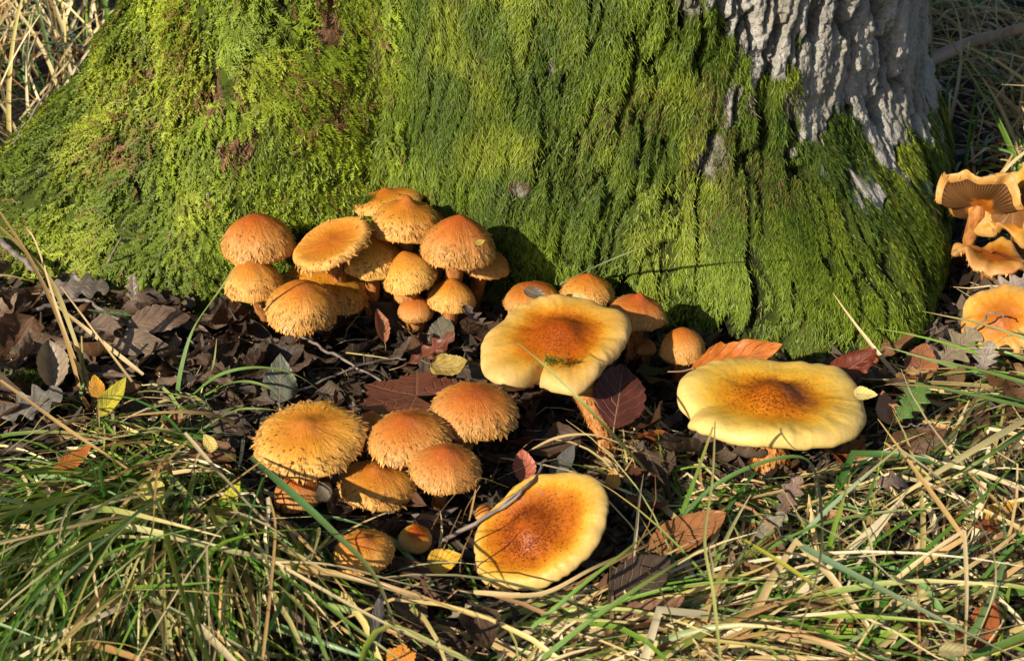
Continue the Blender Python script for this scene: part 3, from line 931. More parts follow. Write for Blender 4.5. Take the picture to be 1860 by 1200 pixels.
# ------------------------------------------------------------------ leaves
def leaf_mesh(kind, L, W, seed, curl=0.2, cup=0.2, wav=0.04, twist=0.0, nt=22, ns=9):
    rg = np.random.default_rng(seed)
    o1, o2 = rg.random(2) * 80
    if kind == 'maple':
        na, nr = 72, 7
        ph = np.linspace(-np.pi * 0.86, np.pi * 0.86, na)
        main = np.array([-2.0, -0.95, 0, 0.95, 2.0]); ml = np.array([.55, .85, 1.0, .85, .55])
        d = np.abs(ph[:, None] - main[None]); near = d.argmin(1)
        rr = np.max(ml[None] * np.exp(-(d / .42) ** 1.2), 1) * 0.34 + 0.60 + 0.035 * np.sin(ph * 26) * rg.uniform(.7, 1.3)
        rr *= 1 + 0.06 * vnoise(ph * 3 + o1, ph * 0)
        q = np.linspace(0, 1, nr)[:, None]
        x = q * rr * np.cos(ph) * L * .62 + L * 0.25; y = q * rr * np.sin(ph) * W * 0.72
        sd = (ph - main[near])[None] * q * 1.4; al = q * rr + 0 * ph
        lp = np.stack([sd, al, 0 * sd], -1)
        F = grid_faces(nr, na)
        X, Y = x, y; S = Y / W; T = X / L
    else:
        t = np.linspace(0, 1, nt); s = np.linspace(-1, 1, ns)
        if kind == 'lance': w = np.sin(np.pi * t ** 0.85) ** 0.9
        elif kind == 'oak': w = (np.sin(np.pi * np.clip(t * .96 + .02, 0, 1)) ** 0.6 * (0.45 + 0.55 * t ** .7)) * (0.74 + 0.30 * np.cos(2 * np.pi * (4.2 * t + .1)))
        elif kind == 'beech': w = np.sin(np.pi * t ** 0.9) ** 0.72 * (1 + 0.05 * np.cos(2 * np.pi * 8 * t))
        else: w = np.sin(np.pi * t ** 0.66) ** 0.85 * (1 + 0.06 * (np.arange(nt) % 2))      # birch, toothed
        w = np.maximum(w, 0.02) * (1 + 0.08 * vnoise(t * 5 + o1, t * 0 + o2))
        T, S = np.meshgrid(t, s, indexing='ij')
        X = T * L; Y = S * w[:, None] * W * 0.5
        lp = np.stack([S, T, 0 * S], -1)
        F = grid_faces(nt, ns)
    Z = cup * W * 0.5 * np.abs(Y / (W * .5)) ** 1.5
    Z = Z + wav * L * fbm(T * 3 + o1, S * 2 + o2, seed=4, o=3) * (0.3 + np.abs(Y) / W * 2)
    if kind in ('beech', 'birch', 'oak'):
        Z = Z + 0.012 * W * np.sin(2 * np.pi * (6.5 * T - 1.1 * np.abs(S))) * np.minimum(1, np.abs(S) * 2)
    a = curl * (T - .3)
    if abs(curl) > 1e-3:
        Rr = L / curl
        X2 = L * .3 + (Rr - Z) * np.sin(a); Z2 = Rr - (Rr - Z) * np.cos(a)
        X, Z = X2, Z2
    if twist:
        tw = twist * (T - .4)
        Y, Z = Y * np.cos(tw) - Z * np.sin(tw), Y * np.sin(tw) + Z * np.cos(tw)
    V = np.stack([X - L * .5, Y, Z], -1)
    if kind == 'maple':
        ridge = None
    else:
        ridge = V[:, ns // 2, :]
    return np_mesh('leaf_blade', V.reshape(-1, 3), [F], vec=lp.reshape(-1, 3)), ridge, V

def tube(path, rad, ns=7):
    path = np.asarray(path, float); n = len(path)
    tg = unit(np.gradient(path, axis=0)); ref = np.array([0.31, 0.2, 0.93])
    a1 = unit(np.cross(tg, ref)); a2 = np.cross(tg, a1)
    ang = np.linspace(0, 2 * np.pi, ns, endpoint=False)
    rad = np.broadcast_to(np.asarray(rad, float), (n,))
    V = path[:, None, :] + rad[:, None, None] * (np.cos(ang)[None, :, None] * a1[:, None, :] + np.sin(ang)[None, :, None] * a2[:, None, :])
    return V.reshape(-1, 3), grid_faces(n, ns, True)

HERO = []
def leaf(label, u, v, z, Lpx, wr, kind, yaw, color, tilt=0, roll=0, curl=0.3, cup=0.15, wav=0.05, twist=0.0, seed=None, group=None, parts=True, name='fallen_leaf', stalk=True):
    """yaw: heading of the tip on the ground in degrees (0 = right, 90 = away from the camera)"""
    seed = seed if seed is not None else int(u * 3 + v * 5)
    p = at_z(u, v, z) if z is not None else None
    L = Lpx * mpp(p)
    me, ridge, V = leaf_mesh(kind, L, L * wr, seed, curl, cup, wav, twist, 40 if kind == 'oak' else 22)
    o = obj(name, me, M['leaf'], None, label, 'leaf', group, color=color)
    roll = -roll if math.cos(R_(yaw)) >= 0 else roll     # a negative roll lifts the far edge
    HERO.append((p[0], p[1], L))
    rot = Matrix.Rotation(R_(yaw), 4, 'Z') @ Matrix.Rotation(R_(-tilt), 4, 'Y') @ Matrix.Rotation(R_(roll), 4, 'X')
    o.matrix_world = Matrix.Translation(Vector(p)) @ rot
    if parts and ridge is not None:
        pts = ridge[1:] - np.array([0, 0, L * 0.004])
        vt, ft = tube(pts, np.linspace(.011, .003, len(pts)) * L, 5)
        obj('midrib', np_mesh('midrib', vt, [ft]), M['leafstalk'], o)
        if stalk:
            e = ridge[0]; d = unit(ridge[0] - ridge[2])
            sp = [e - d * L * .03, e + d * L * .1 + np.array([0, 0, -.005 * L]), e + d * L * .24 + np.array([0, L * .05, -.03 * L])]
            vt, ft = tube(catmull(sp, 8), np.linspace(.011, .008, 8) * L, 6)
            obj('leaf_stalk', np_mesh('leaf_stalk', vt, [ft]), M['leafstalk'], o)
    return o

GREY = (.115, .092, .072); BROWN = (.145, .082, .042); DKB = (.06, .038, .024); RED = (.15, .038, .020); RUST = (.24, .08, .02); ORANGE = (.50, .17, .025)
YEL = (.46, .30, .035); GREEN = (.10, .18, .035); TAN = (.28, .19, .10); YG = (.30, .30, .03); PALE = (.30, .27, .22)

leaf('big purplish-red lobed leaf with raised veins lying flat behind the front cluster', 716, 712, .030, 190, .95, 'maple', 150, (.15, .045, .028), tilt=-6, roll=4, curl=.25, cup=.06)
leaf('rust red leaf propped up above the big purplish leaf', 783, 642, .024, 112, .5, 'oak', 28, (.15, .04, .018), tilt=12, roll=-6, curl=.9, wav=.14)
leaf('yellow-tan scalloped leaf scrap beside the lobed yellow mushroom', 822, 668, .040, 86, .66, 'birch', -20, (.36, .25, .06), tilt=4, roll=-22, curl=1.3, wav=.13)
leaf('large dark red leaf leaning behind the curved mushroom stem', 1125, 716, .034, 160, .6, 'beech', 80, (.085, .022, .014), tilt=20, roll=-14, curl=-.2)
leaf('glossy orange wavy-edged leaf standing behind the largest pale cap', 1338, 650, .046, 172, .34, 'beech', 10, (.46, .13, .015), tilt=10, roll=-26, curl=.2, wav=.13)
leaf('dark red curled leaf at the mossy root behind the largest pale cap', 1548, 668, .034, 110, .55, 'beech', 20, (.12, .020, .008), tilt=14, roll=-14, curl=.9, wav=.12)
leaf('fresh green lobed leaf with pink-brown leaf beside the right-hand root', 1655, 732, .032, 100, .72, 'oak', 48, (.10, .19, .04), tilt=20, roll=-14, curl=.1)
leaf('pinkish brown toothed leaf touching the fresh green lobed leaf', 1612, 742, .026, 76, .7, 'birch', 100, (.40, .19, .09), tilt=24, roll=8)
leaf('smooth orange-brown leaf under straw below the largest pale cap', 1248, 968, .018, 165, .46, 'beech', 25, (.30, .12, .04), tilt=10, roll=-16, curl=.3)
leaf('dark chocolate brown leaf beside the tipped-over yellow cap', 1162, 1052, .022, 140, .60, 'beech', 35, (.065, .040, .026), tilt=12, roll=-28, curl=.3)
leaf('small bright yellow leaf on black soil below the button mushroom', 808, 1018, .016, 66, .72, 'birch', 15, (.60, .34, .02), tilt=10, roll=-30)
leaf('bright orange leaf at the bottom of the dark gap in the grass', 730, 1188, .020, 66, .8, 'maple', 80, (.60, .22, .02), tilt=30, roll=0)
leaf('narrow yellow leaf mottled with black beside the straw stalks', 204, 722, .026, 94, .36, 'lance', 62, (.46, .40, .03), tilt=24, roll=-20)
leaf('small orange-yellow leaf at the foot of the straw stalks', 175, 702, .018, 56, .5, 'birch', 110, (.55, .26, .02), tilt=20)
leaf('yellowish birch leaf with toothed edge caught in the grass tussock', 276, 898, .034, 84, .78, 'birch', 78, (.36, .32, .05), tilt=35, roll=10)
leaf('yellow-green black-spotted leaf among tussock blades', 412, 915, .034, 96, .42, 'birch', 55, (.42, .38, .02), tilt=30, roll=-10)
leaf('pale straw-yellow curled leaf hanging in the grass near the broad knobbed cap', 385, 812, .030, 74, .34, 'lance', -60, (.55, .42, .12), tilt=-10, roll=-20, curl=1.2)
leaf('two-toned rust leaf pair behind grass below the grey litter', 132, 838, .016, 92, .4, 'beech', 50, (.42, .12, .02), tilt=12, roll=-10)
leaf('large grey-brown leaf folded like a tent against the mossy root', 138, 520, .026, 118, .62, 'oak', 10, (.19, .155, .125), tilt=4, roll=-34, curl=-.7)
leaf('upright grey-brown leaf fragment leaning on the moss', 242, 532, .022, 64, .55, 'oak', 95, (.20, .15, .115), tilt=58, roll=0)
leaf('brown leaf with a curled-up edge beside the green leaf tip', 288, 580, .024, 120, .5, 'beech', 20, (.20, .13, .09), tilt=6, roll=-26, curl=-.6)
leaf('dull brown ribbed leaf below the one with the curled-up edge', 255, 622, .024, 100, .55, 'birch', 0, (.20, .14, .095), tilt=0, roll=-30, curl=-.4)
leaf('flat green leaf tip lying on grey litter', 200, 571, .022, 86, .36, 'birch', 172, (.11, .20, .06), tilt=0, roll=14)
leaf('tall tan leaf rolled into a tube standing by the straw stalks', 92, 662, .034, 92, .62, 'beech', 105, (.22, .165, .11), tilt=50, roll=10, cup=1.2)
leaf('large flat grey veined leaf in the litter at the foot of the straw stalks', 52, 738, .020, 130, .8, 'oak', 30, (.19, .165, .135), tilt=4, roll=-10)
leaf('grey leaf with a green patch beside arching green blades', 508, 692, .020, 104, .6, 'birch', 95, (.11, .115, .08), tilt=26, roll=6, curl=.8, wav=.12)
leaf('dark leaf curled into a ring in front of the ribbed brown one', 362, 640, .022, 62, .7, 'birch', 20, (.13, .085, .065), tilt=20, roll=40, curl=2.6)
leaf('crisp curled grey leaf clinging below the broad knobbed cap', 598, 905, .034, 84, .42, 'beech', -65, (.13, .105, .075), tilt=-10, roll=-30, curl=1.6, cup=.8)
leaf('crumpled grey-brown leaf hanging by the small half-shaded cap', 862, 585, .034, 84, .62, 'oak', 130, (.17, .12, .10), tilt=-12, roll=20, curl=1.4, cup=.5)
leaf('orange-brown leaf standing on edge in the dark hole', 690, 592, .024, 64, .5, 'beech', 115, (.40, .15, .07), tilt=50, roll=20, cup=.5)
leaf('greenish grey leaf lying behind the small half-shaded cap', 803, 600, .016, 80, .6, 'birch', 80, (.14, .13, .09), tilt=20)
leaf('dark folded leaf stuck to the orange cap behind the lobed yellow one', 975, 535, .062, 58, .42, 'birch', -40, (.11, .09, .06), tilt=-8, roll=-30, curl=-.4)
leaf('broad grey-pink leaf among the old mushrooms on the right of the root', 1835, 525, .028, 100, .8, 'oak', 20, (.32, .25, .20), tilt=10, roll=-22)
leaf('wide pale brown lobed leaf at the foot of the right-hand root', 1735, 636, .018, 125, .7, 'oak', 40, (.24, .19, .12), tilt=12, roll=-18)
leaf('rust-brown leaf with orange tip by the foot of the right-hand root', 1672, 662, .016, 96, .62, 'beech', 70, (.27, .10, .04), tilt=20, roll=-8)
leaf('crumpled grey leaf ball beside the tipped orange cap', 1790, 658, .024, 80, .7, 'oak', 60, (.26, .22, .18), tilt=10, curl=1.8, cup=.7)
leaf('grey-brown curled leaf bridging the litter right of the largest pale cap', 1628, 872, .026, 92, .6, 'oak', 15, (.18, .13, .10), tilt=0, roll=-22, curl=-1.5)
leaf('brown crumpled leaf under green blades below the largest pale cap', 1432, 905, .020, 96, .55, 'oak', 60, (.17, .11, .08), tilt=20, roll=-12, curl=.8)
leaf('shiny reddish orange leaf beside the dark soil gap', 952, 850, .024, 70, .6, 'beech', 100, (.38, .10, .05), tilt=30, curl=.8)
leaf('dark grey leaf with pointed tip near the curved stem', 1025, 838, .016, 84, .44, 'birch', 60, (.10, .10, .09), tilt=16)
leaf('orange leaf scrap at the foot of the curved stem', 1114, 868, .024, 40, .7, 'birch', 80, (.52, .26, .03), tilt=50)
leaf('long dark grey pointed leaf standing in the gap between tussocks', 684, 1130, .030, 120, .24, 'lance', 84, (.10, .095, .085), tilt=36, roll=-30)
leaf('dark brown grass-covered leaf left of the long pointed one', 640, 1100, .012, 130, .6, 'beech', 30, (.07, .024, .012), tilt=4, roll=-6)
leaf('pale dry leaf scrap among the straw in front of the tipped yellow cap', 842, 1110, .016, 60, .6, 'oak', 20, (.36, .29, .18), tilt=12)
leaf('torn pale leaf under the grass arch', 1395, 960, .016, 92, .6, 'oak', 40, (.25, .22, .15), tilt=12, roll=-14)
leaf('greenish yellow leaf lying low beside the grey curled leaf', 1690, 862, .014, 76, .6, 'birch', -10, (.20, .22, .06), tilt=4)
leaf('golden leaf in deep grass far to the right of the largest cap', 1820, 930, .020, 80, .6, 'birch', 20, (.44, .25, .03), tilt=14)
leaf('pale straw-coloured leaf lying at the bottom edge of the grass', 1740, 1182, .026, 70, .6, 'birch', -10, (.38, .32, .14), tilt=10)

# filler litter, each leaf its own
def in_caps(p, k=1.0):
    for c, Rm, _ in CAPS:
        if (p[0] - c[0]) ** 2 + (p[1] - c[1]) ** 2 < (Rm * k) ** 2 and p[2] < c[2] + Rm: return True
    return False

LIB = {}
def lib_leaf(kind, j):
    key = (kind, j)
    if key not in LIB:
        rg = random.Random(j * 31 + len(kind))
        LIB[key] = leaf_mesh(kind, 1.0, rg.uniform(.42, .7) if kind != 'lance' else .26, j * 13 + 5, rg.uniform(-1.8, 2.0), rg.uniform(-.3, .9), .17, rg.uniform(-1.2, 1.2), 16, 7)[0]
        LIB[key].materials.append(M['leaf'])
    return LIB[key]

ZONES = [  # box in photograph pixels, count, label, palette
    ((0, 520, 480, 780), 74, 'dry leaf in the litter below the mossy left root', [GREY, (.13, .105, .085), BROWN, (.18, .145, .115), DKB], 'grey-brown leaves below the left root'),
    ((400, 600, 900, 760), 48, 'dead leaf in the shaded litter between the two mushroom clusters', [DKB, (.07, .055, .042), (.055, .042, .032), (.09, .05, .028)], 'dark leaves between the clusters'),  # palette darkened: shadow over this litter is put into the leaf colour
    ((830, 680, 1240, 900), 40, 'dead leaf in the shade round the curved mushroom stem', [DKB, (.08, .045, .026), (.09, .036, .02), (.06, .048, .036)], 'dark leaves round the curved stem'),  # browns lowered here too, painting in the shade round the stem
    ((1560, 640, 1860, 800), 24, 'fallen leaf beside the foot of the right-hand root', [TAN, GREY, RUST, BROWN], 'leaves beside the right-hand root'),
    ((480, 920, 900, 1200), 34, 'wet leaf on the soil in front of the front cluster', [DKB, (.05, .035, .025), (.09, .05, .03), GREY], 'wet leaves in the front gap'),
    ((1150, 830, 1860, 1180), 48, 'dead leaf lying under the tangled straw on the right', [BROWN, RUST, GREY, TAN], 'leaves under the straw'),
    ((0, 780, 420, 1150), 22, 'faded leaf sunk between blades of the left grass tussock', [BROWN, GREY, TAN], 'leaves in the left tussock'),
    ((-150, -60, 240, 240), 24, 'blurred leaf among the straw behind the left root', [RUST, BROWN, TAN], 'leaves behind the left root'),
    ((1700, 80, 2050, 420), 24, 'blurred leaf in the grass behind the right side of the trunk', [RUST, BROWN, GREY], 'leaves behind the trunk'),
]
def inside_trunk(x, y, pad=0.0):
    a = math.degrees(math.atan2(y - TC[1], x - TC[0]))
    return math.hypot(x - TC[0], y - TC[1]) < float(trunk_r(np.array(a), np.array(0.0))) + pad
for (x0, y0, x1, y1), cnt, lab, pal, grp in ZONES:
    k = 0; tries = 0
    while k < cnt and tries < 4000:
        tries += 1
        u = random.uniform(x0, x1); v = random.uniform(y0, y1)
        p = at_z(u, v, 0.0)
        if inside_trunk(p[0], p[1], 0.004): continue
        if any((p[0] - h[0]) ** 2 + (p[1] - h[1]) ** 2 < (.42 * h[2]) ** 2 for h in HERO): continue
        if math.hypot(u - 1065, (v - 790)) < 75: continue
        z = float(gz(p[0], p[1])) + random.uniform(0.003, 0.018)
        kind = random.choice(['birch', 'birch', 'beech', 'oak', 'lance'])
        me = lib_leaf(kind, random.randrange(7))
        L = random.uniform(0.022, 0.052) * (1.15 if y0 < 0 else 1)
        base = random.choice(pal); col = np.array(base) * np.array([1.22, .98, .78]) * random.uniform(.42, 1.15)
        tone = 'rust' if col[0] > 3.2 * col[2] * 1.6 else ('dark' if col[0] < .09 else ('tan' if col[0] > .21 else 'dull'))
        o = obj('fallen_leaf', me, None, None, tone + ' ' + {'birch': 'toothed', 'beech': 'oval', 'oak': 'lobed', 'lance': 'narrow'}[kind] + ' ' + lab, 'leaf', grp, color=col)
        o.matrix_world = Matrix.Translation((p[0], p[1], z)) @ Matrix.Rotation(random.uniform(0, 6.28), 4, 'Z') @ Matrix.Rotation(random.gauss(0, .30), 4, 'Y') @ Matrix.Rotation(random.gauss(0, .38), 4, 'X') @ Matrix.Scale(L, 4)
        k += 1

# crumbs of leaf, bark and needles on the soil
def build_bits():
    n = 34000
    u = rng.uniform(-450, 2300, n); v = rng.uniform(470, 1260, n)
    far = rng.random(n) < 0.12
    v = np.where(far, rng.uniform(-60, 470, n), v)
    d = FWD[None] + RIGHT[None] * ((u - 930) / FPX)[:, None] + UP[None] * ((600 - v) / FPX)[:, None]
    P = CAM + d * ((0 - CAM[2]) / d[:, 2])[:, None]
    a = np.degrees(np.arctan2(P[:, 1] - TC[1], P[:, 0] - TC[0]))
    k = np.hypot(P[:, 0] - TC[0], P[:, 1] - TC[1]) > trunk_r(a, np.zeros(n)) + 0.002
    P = P[k]; n = len(P)
    P[:, 2] = gz(P[:, 0], P[:, 1]) + rng.uniform(-0.001, 0.009, n)
    a = rng.random(n) * 6.283; e = rng.normal(0, .45, n)
    D = np.stack([np.cos(a) * np.cos(e), np.sin(a) * np.cos(e), np.sin(e)], -1)
    S = unit(np.cross(D, np.array([0, 0, 1.0]) + rng.normal(0, .6, (n, 3))))
    L = rng.uniform(0.003, 0.013, n)[:, None]; W = L * rng.uniform(.06, .5, (n, 1))
    Nn = np.cross(S, D)
    V = np.stack([P - D * L, P - S * W + Nn * L * .15, P + D * L, P + S * W - Nn * L * .1], 1).reshape(-1, 3)
    pal = 0.6 * np.array([[.05, .034, .022], [.09, .06, .04], [.13, .095, .065], [.2, .15, .1], [.14, .06, .025], [.03, .022, .015]])  # whole palette scaled down, standing in for shadow on the litter
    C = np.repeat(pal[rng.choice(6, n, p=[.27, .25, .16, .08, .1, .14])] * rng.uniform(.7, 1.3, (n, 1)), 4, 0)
    b = (np.arange(n) * 4)[:, None]
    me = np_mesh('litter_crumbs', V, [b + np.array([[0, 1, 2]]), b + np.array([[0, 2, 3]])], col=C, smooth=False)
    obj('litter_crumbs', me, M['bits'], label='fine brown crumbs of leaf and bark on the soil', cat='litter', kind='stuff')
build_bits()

# ------------------------------------------------------------------ twigs, branch, plant
def twig(label, pts, rpx, mat='twig', name='twig', cat='twig', side=None):
    P = np.array([at_z(*p) for p in pts])
    path = catmull(P, 26)
    m = mpp(P[0])
    path = path + 0.0012 * np.stack([vnoise(np.arange(26) * .6, np.full(26, i * 9.0), seed=int(pts[0][0])) for i in range(3)], -1)
    r = np.linspace(rpx, rpx * .55, 26) * m * (1 + .12 * vnoise(np.arange(26) * .9, np.zeros(26), seed=2))
    V, F = tube(path, r, 8)
    base = path[0]
    o = obj(name, np_mesh(name, V - base, [F]), M[mat], None, label, cat)
    o.location = base
    for (i, pt) in (side or []):
        b = path[i]; e = at_z(*pt)
        q = catmull([b, (b + e) / 2 + np.array([0, 0, .002]), e], 8)
        V, F = tube(q, np.linspace(r[i] * .8, r[i] * .4, 8), 6)
        obj('side_twig', np_mesh('side_twig', V - base, [F]), M[mat], o)
    return o
twig('bare grey twig poking up from the moss beside the rounded orange cap', [(412, 432, .055), (396, 392, .075), (380, 349, .10)], 4.5)
twig('thin dark twig leaning over the moss of the left root', [(180, 505, .012), (210, 450, .05), (228, 412, .07)], 2.5)
twig('thin black stem running along the left edge of the mossy root', [(0, 300, .03), (40, 235, .06), (100, 150, .10)], 3)
twig('wet black twig lying against the tipped-over yellow cap', [(800, 985, .012), (900, 930, .03), (960, 880, .045), (992, 833, .05)], 4.5, side=[(16, (880, 950, .02))])
twig('slender brown twig lying across the dark litter under the upper cluster', [(540, 605, .02), (600, 640, .018), (690, 690, .012)], 3.5)
twig('pale twig in the litter beside the big purplish leaf', [(470, 740, .01), (590, 690, .014), (690, 655, .02), (735, 650, .02)], 3, side=[(14, (660, 640, .03))])
twig('short red twig standing at the foot of the right-hand root', [(1685, 625, .008), (1695, 600, .03), (1706, 574, .05)], 4)
twig('thick pale dead branch stub resting on the moss at the far left', [(-10, 430, .022), (40, 470, .03), (78, 505, .03)], 7, 'twig', 'branch', 'branch')
twig('grey stick lying in the litter at the left edge', [(0, 705, .02), (25, 672, .02), (48, 648, .03)], 5)
twig('long grey stick under dead leaves below the left root', [(60, 565, .014), (150, 545, .02), (230, 590, .016)], 4.5)
twig('thick barkless dead branch slanting through the grass behind the trunk', [(1690, 108, .05), (1770, 75, .07), (1880, 45, .1), (1960, 20, .12)], 13, 'branch', 'fallen_branch', 'branch')
twig('dark curved twig lying on the tipped orange cap', [(1770, 598, .03), (1800, 570, .05), (1830, 575, .05)], 2.2)
for (a, b_, l) in [((330, 770), (420, 700), 'thin brown twig sticking out of litter beside arching green blades'), ((700, 940), (790, 880), 'thin stalk bent over the black soil under the cone cap'),
                  ((1560, 800), (1680, 770), 'thin dry twig right of the largest cap'), ((640, 1060), (560, 1110), 'thin wet twig in the gap between tussocks')]:
    twig(l, [(a[0], a[1], .006), ((a[0] + b_[0]) / 2, (a[1] + b_[1]) / 2 - 6, .018), (b_[0], b_[1], .02)], 2.2)

def build_plant():
    base = at_z(150, 118, 0.0)
    E = empty('plant', base, 'small plant with rounded blue-green leaves behind the left root', 'plant')
    for (u, v, L, wr, yaw, c) in [(95, 82, 70, .55, 175, (.10, .17, .10)), (125, 66, 60, .6, 130, (.10, .17, .11)), (132, 86, 44, .8, 215, (.16, .24, .15)), (100, 95, 46, .6, 200, (.09, .16, .08))]:
        p = at_z(u, v, .055)
        m = mpp(p)
        me, rd, V = leaf_mesh('beech', L * m, L * m * wr, int(u), .3, .15, .04)
        o = obj('leaf', me, M['leaf'], E, color=c)
        o.matrix_world = Matrix.Translation(Vector(p)) @ Matrix.Rotation(R_(yaw), 4, 'Z') @ Matrix.Rotation(.25, 4, 'X')
        o.matrix_parent_inverse = Matrix.Translation(Vector(base)).inverted()
        e = p - base
        vt, ft = tube(catmull([np.zeros(3), e * .5 + np.array([0, 0, .02]), e], 8), .0012, 6)
        obj('stem', np_mesh('stem', vt, [ft]), M['leafstalk'], E)
build_plant()

# ------------------------------------------------------------------ grass
GR = np.array([[.075, .18, .016], [.10, .215, .02], [.14, .25, .025], [.055, .14, .02], [.16, .27, .09], [.20, .29, .035]])
ST = np.array([[.62, .46, .21], [.74, .60, .33], [.50, .32, .12], [.78, .67, .42], [.38, .21, .08], [.58, .47, .16]])

def blade_mesh(path, width, roll=0.3, tips=True, tipw=0.1, seed=0):
    n = len(path)
    tg = unit(np.gradient(path, axis=0))
    up = np.array([0, -0.55, 0.83]) 
    s = unit(np.cross(tg, up)); nn = np.cross(s, tg)
    rr = roll + 0.5 * vnoise(np.arange(n) * .12 + seed, np.zeros(n), seed=4)
    s2 = s * np.cos(rr)[:, None] + nn * np.sin(rr)[:, None]; n2 = np.cross(s2, tg)
    t = np.linspace(0, 1, n)
    w = width * (1 - (1 - tipw) * t ** 2.2) * (0.7 + 0.3 * np.minimum(1, t * 6)) * 0.5
    V = np.stack([path - s2 * w[:, None], path - n2 * (w * .35)[:, None], path + s2 * w[:, None]], 1)
    lp = np.zeros((n, 3, 3)); lp[:, 0, 0] = -1; lp[:, 2, 0] = 1; lp[:, :, 1] = t[:, None]; lp[:, :, 2] = seed
    return V.reshape(-1, 3), grid_faces(n, 3), lp.reshape(-1, 3)

def blade(label, pts, wpx, color, roll=0.3, name='grass_blade', group=None, tipw=.1):
    P = np.array([at_z(*p) for p in pts])
    path = catmull(P, 30)
    V, F, lp = blade_mesh(path, wpx * mpp(P[len(P) // 2]), roll, seed=int(pts[0][0]) % 97, tipw=tipw)
    b = path[0]
    o = obj(name, np_mesh(name, V - b, [F], vec=lp), M['blade'], None, label, 'grass', group, color=color)
    o.location = b
    return o
G1 = (.10, .20, .03); G2 = (.13, .22, .045); G3 = (.17, .26, .14); S1 = (.52, .38, .17); S2 = (.58, .46, .25); S3 = (.42, .27, .10); YL = (.42, .38, .05)
blade('single green blade curving up from litter across the cone cap', [(322, 770, .0), (325, 690, .02), (350, 600, .05), (400, 525, .085), (438, 468, .11)], 9, G1)
blade('green blade arching toward the broad knobbed cap from the litter tuft', [(345, 720, .01), (400, 680, .035), (470, 667, .045), (540, 682, .045), (600, 725, .05)], 7, G1)
blade('second lower green arch beside the grey-green leaf', [(350, 730, .005), (420, 695, .025), (480, 700, .03), (540, 740, .02)], 7, G2)
blade('third low green arch reaching the rim of the broad knobbed cap', [(350, 790, .005), (420, 748, .025), (470, 742, .03), (545, 750, .03)], 6, G2)
blade('short green blade with orange tip standing in the litter', [(360, 705, .005), (385, 670, .03), (394, 615, .05)], 6, G2)
blade('wide dark green blade slanting over the curled grey leaf and low cap', [(455, 830, .05), (530, 895, .062), (600, 960, .065), (680, 1045, .065), (735, 1185, .05)], 15, (.075, .17, .045), roll=.1)
blade('pale broad flattened grass stalk lying across the top of the tussock', [(215, 950, .05), (330, 978, .06), (420, 1000, .06), (520, 1020, .05), (600, 1048, .03)], 14, (.50, .46, .20), roll=.0, tipw=.5)
blade('thin straw stem standing down the middle of the left tussock', [(190, 1215, .02), (178, 1100, .04), (162, 980, .06)], 6, S2, tipw=.6)
blade('long thin brown straw stem hanging in front of the dark gap', [(475, 1215, .04), (490, 1080, .06), (500, 960, .07), (490, 905, .07)], 6, S3, tipw=.5)
blade('straight straw stem sloping from tussock top toward the dark gap', [(335, 785, .06), (400, 860, .06), (490, 955, .065)], 8, S2, tipw=.5)
blade('brown straw stem crossing the tussock up to the broad knobbed cap', [(290, 965, .03), (380, 905, .05), (478, 835, .06)], 6, S3, tipw=.6)
blade('tan straw stem running from the grey litter into the tussock', [(0, 690, .04), (110, 770, .05), (230, 850, .045)], 7, S3, tipw=.6)
blade('tan straw stem crossing upward over the birch leaf', [(160, 985, .03), (230, 910, .05), (340, 800, .06)], 7, S3, tipw=.6)
for i, (pts, w, c) in enumerate([([(150, 725, .0), (115, 600, .05), (60, 480, .10), (0, 385, .14)], 9, S3), ([(175, 745, .0), (130, 600, .05), (85, 500, .09), (0, 412, .13)], 11, (.40, .33, .13)), ([(260, 680, .02), (160, 600, .04), (90, 545, .06)], 8, S1),
                               ([(165, 730, .0), (110, 580, .07), (60, 430, .11), (20, 412, .12)], 5, S1), ([(290, 760, .0), (200, 640, .05), (110, 520, .09)], 5, S1), ([(140, 750, .0), (150, 690, .02), (148, 610, .05)], 8, G2)]):
    blade('upright dry straw stalk fanning out over the left root litter' if i < 5 else 'short green shoot between the fanning straw stalks', pts, w, c, group='straw stalks over the left litter', tipw=.4)
blade('pale green grass blade stretched in front of the mossy trunk', [(985, 545, .01), (1020, 515, .03), (1090, 480, .07), (1180, 445, .105), (1260, 424, .13)], 10, (.30, .42, .22), tipw=.4)
blade('shorter thin green blade beside the one stretched before the trunk', [(978, 530, .01), (1020, 497, .03), (1085, 466, .06)], 5, G3, tipw=.4)
blade('long blade slanting across the lobed yellow cap and curved stem', [(1175, 855, .02), (1110, 785, .07), (1040, 712, .10), (985, 660, .102), (938, 622, .10)], 7, (.34, .36, .10), tipw=.3)
blade('tan grass blade arched over the soil left of the curved stem', [(940, 830, .01), (1010, 795, .03), (1080, 790, .035), (1150, 815, .03), (1230, 845, .02)], 6, S1)
blade('vertical blade green above and straw below, in front of the largest cap', [(1310, 1215, .05), (1296, 1080, .065), (1280, 980, .075), (1294, 870, .085), (1299, 765, .09)], 6, (.36, .38, .12), tipw=.5)
blade('green blade leaning beside the vertical one before the largest cap', [(1235, 940, .02), (1262, 870, .05), (1295, 775, .09)], 9, G1, tipw=.5)
blade('dark green blade bent in a tall arch below the largest cap', [(1215, 960, .01), (1300, 880, .05), (1400, 835, .075), (1470, 838, .08), (1492, 930, .09), (1485, 1040, .09), (1430, 1210, .07)], 10, (.07, .15, .03))
blade('wide blue-green blade sloping down to the lower right corner', [(1425, 972, .04), (1500, 1015, .05), (1680, 1110, .06), (1870, 1205, .05)], 15, (.15, .24, .13), roll=.0)
blade('upright bright green blade with pointed tip below the largest cap', [(1492, 1050, .01), (1515, 960, .05), (1546, 862, .09)], 11, (.14, .26, .03), roll=.1)
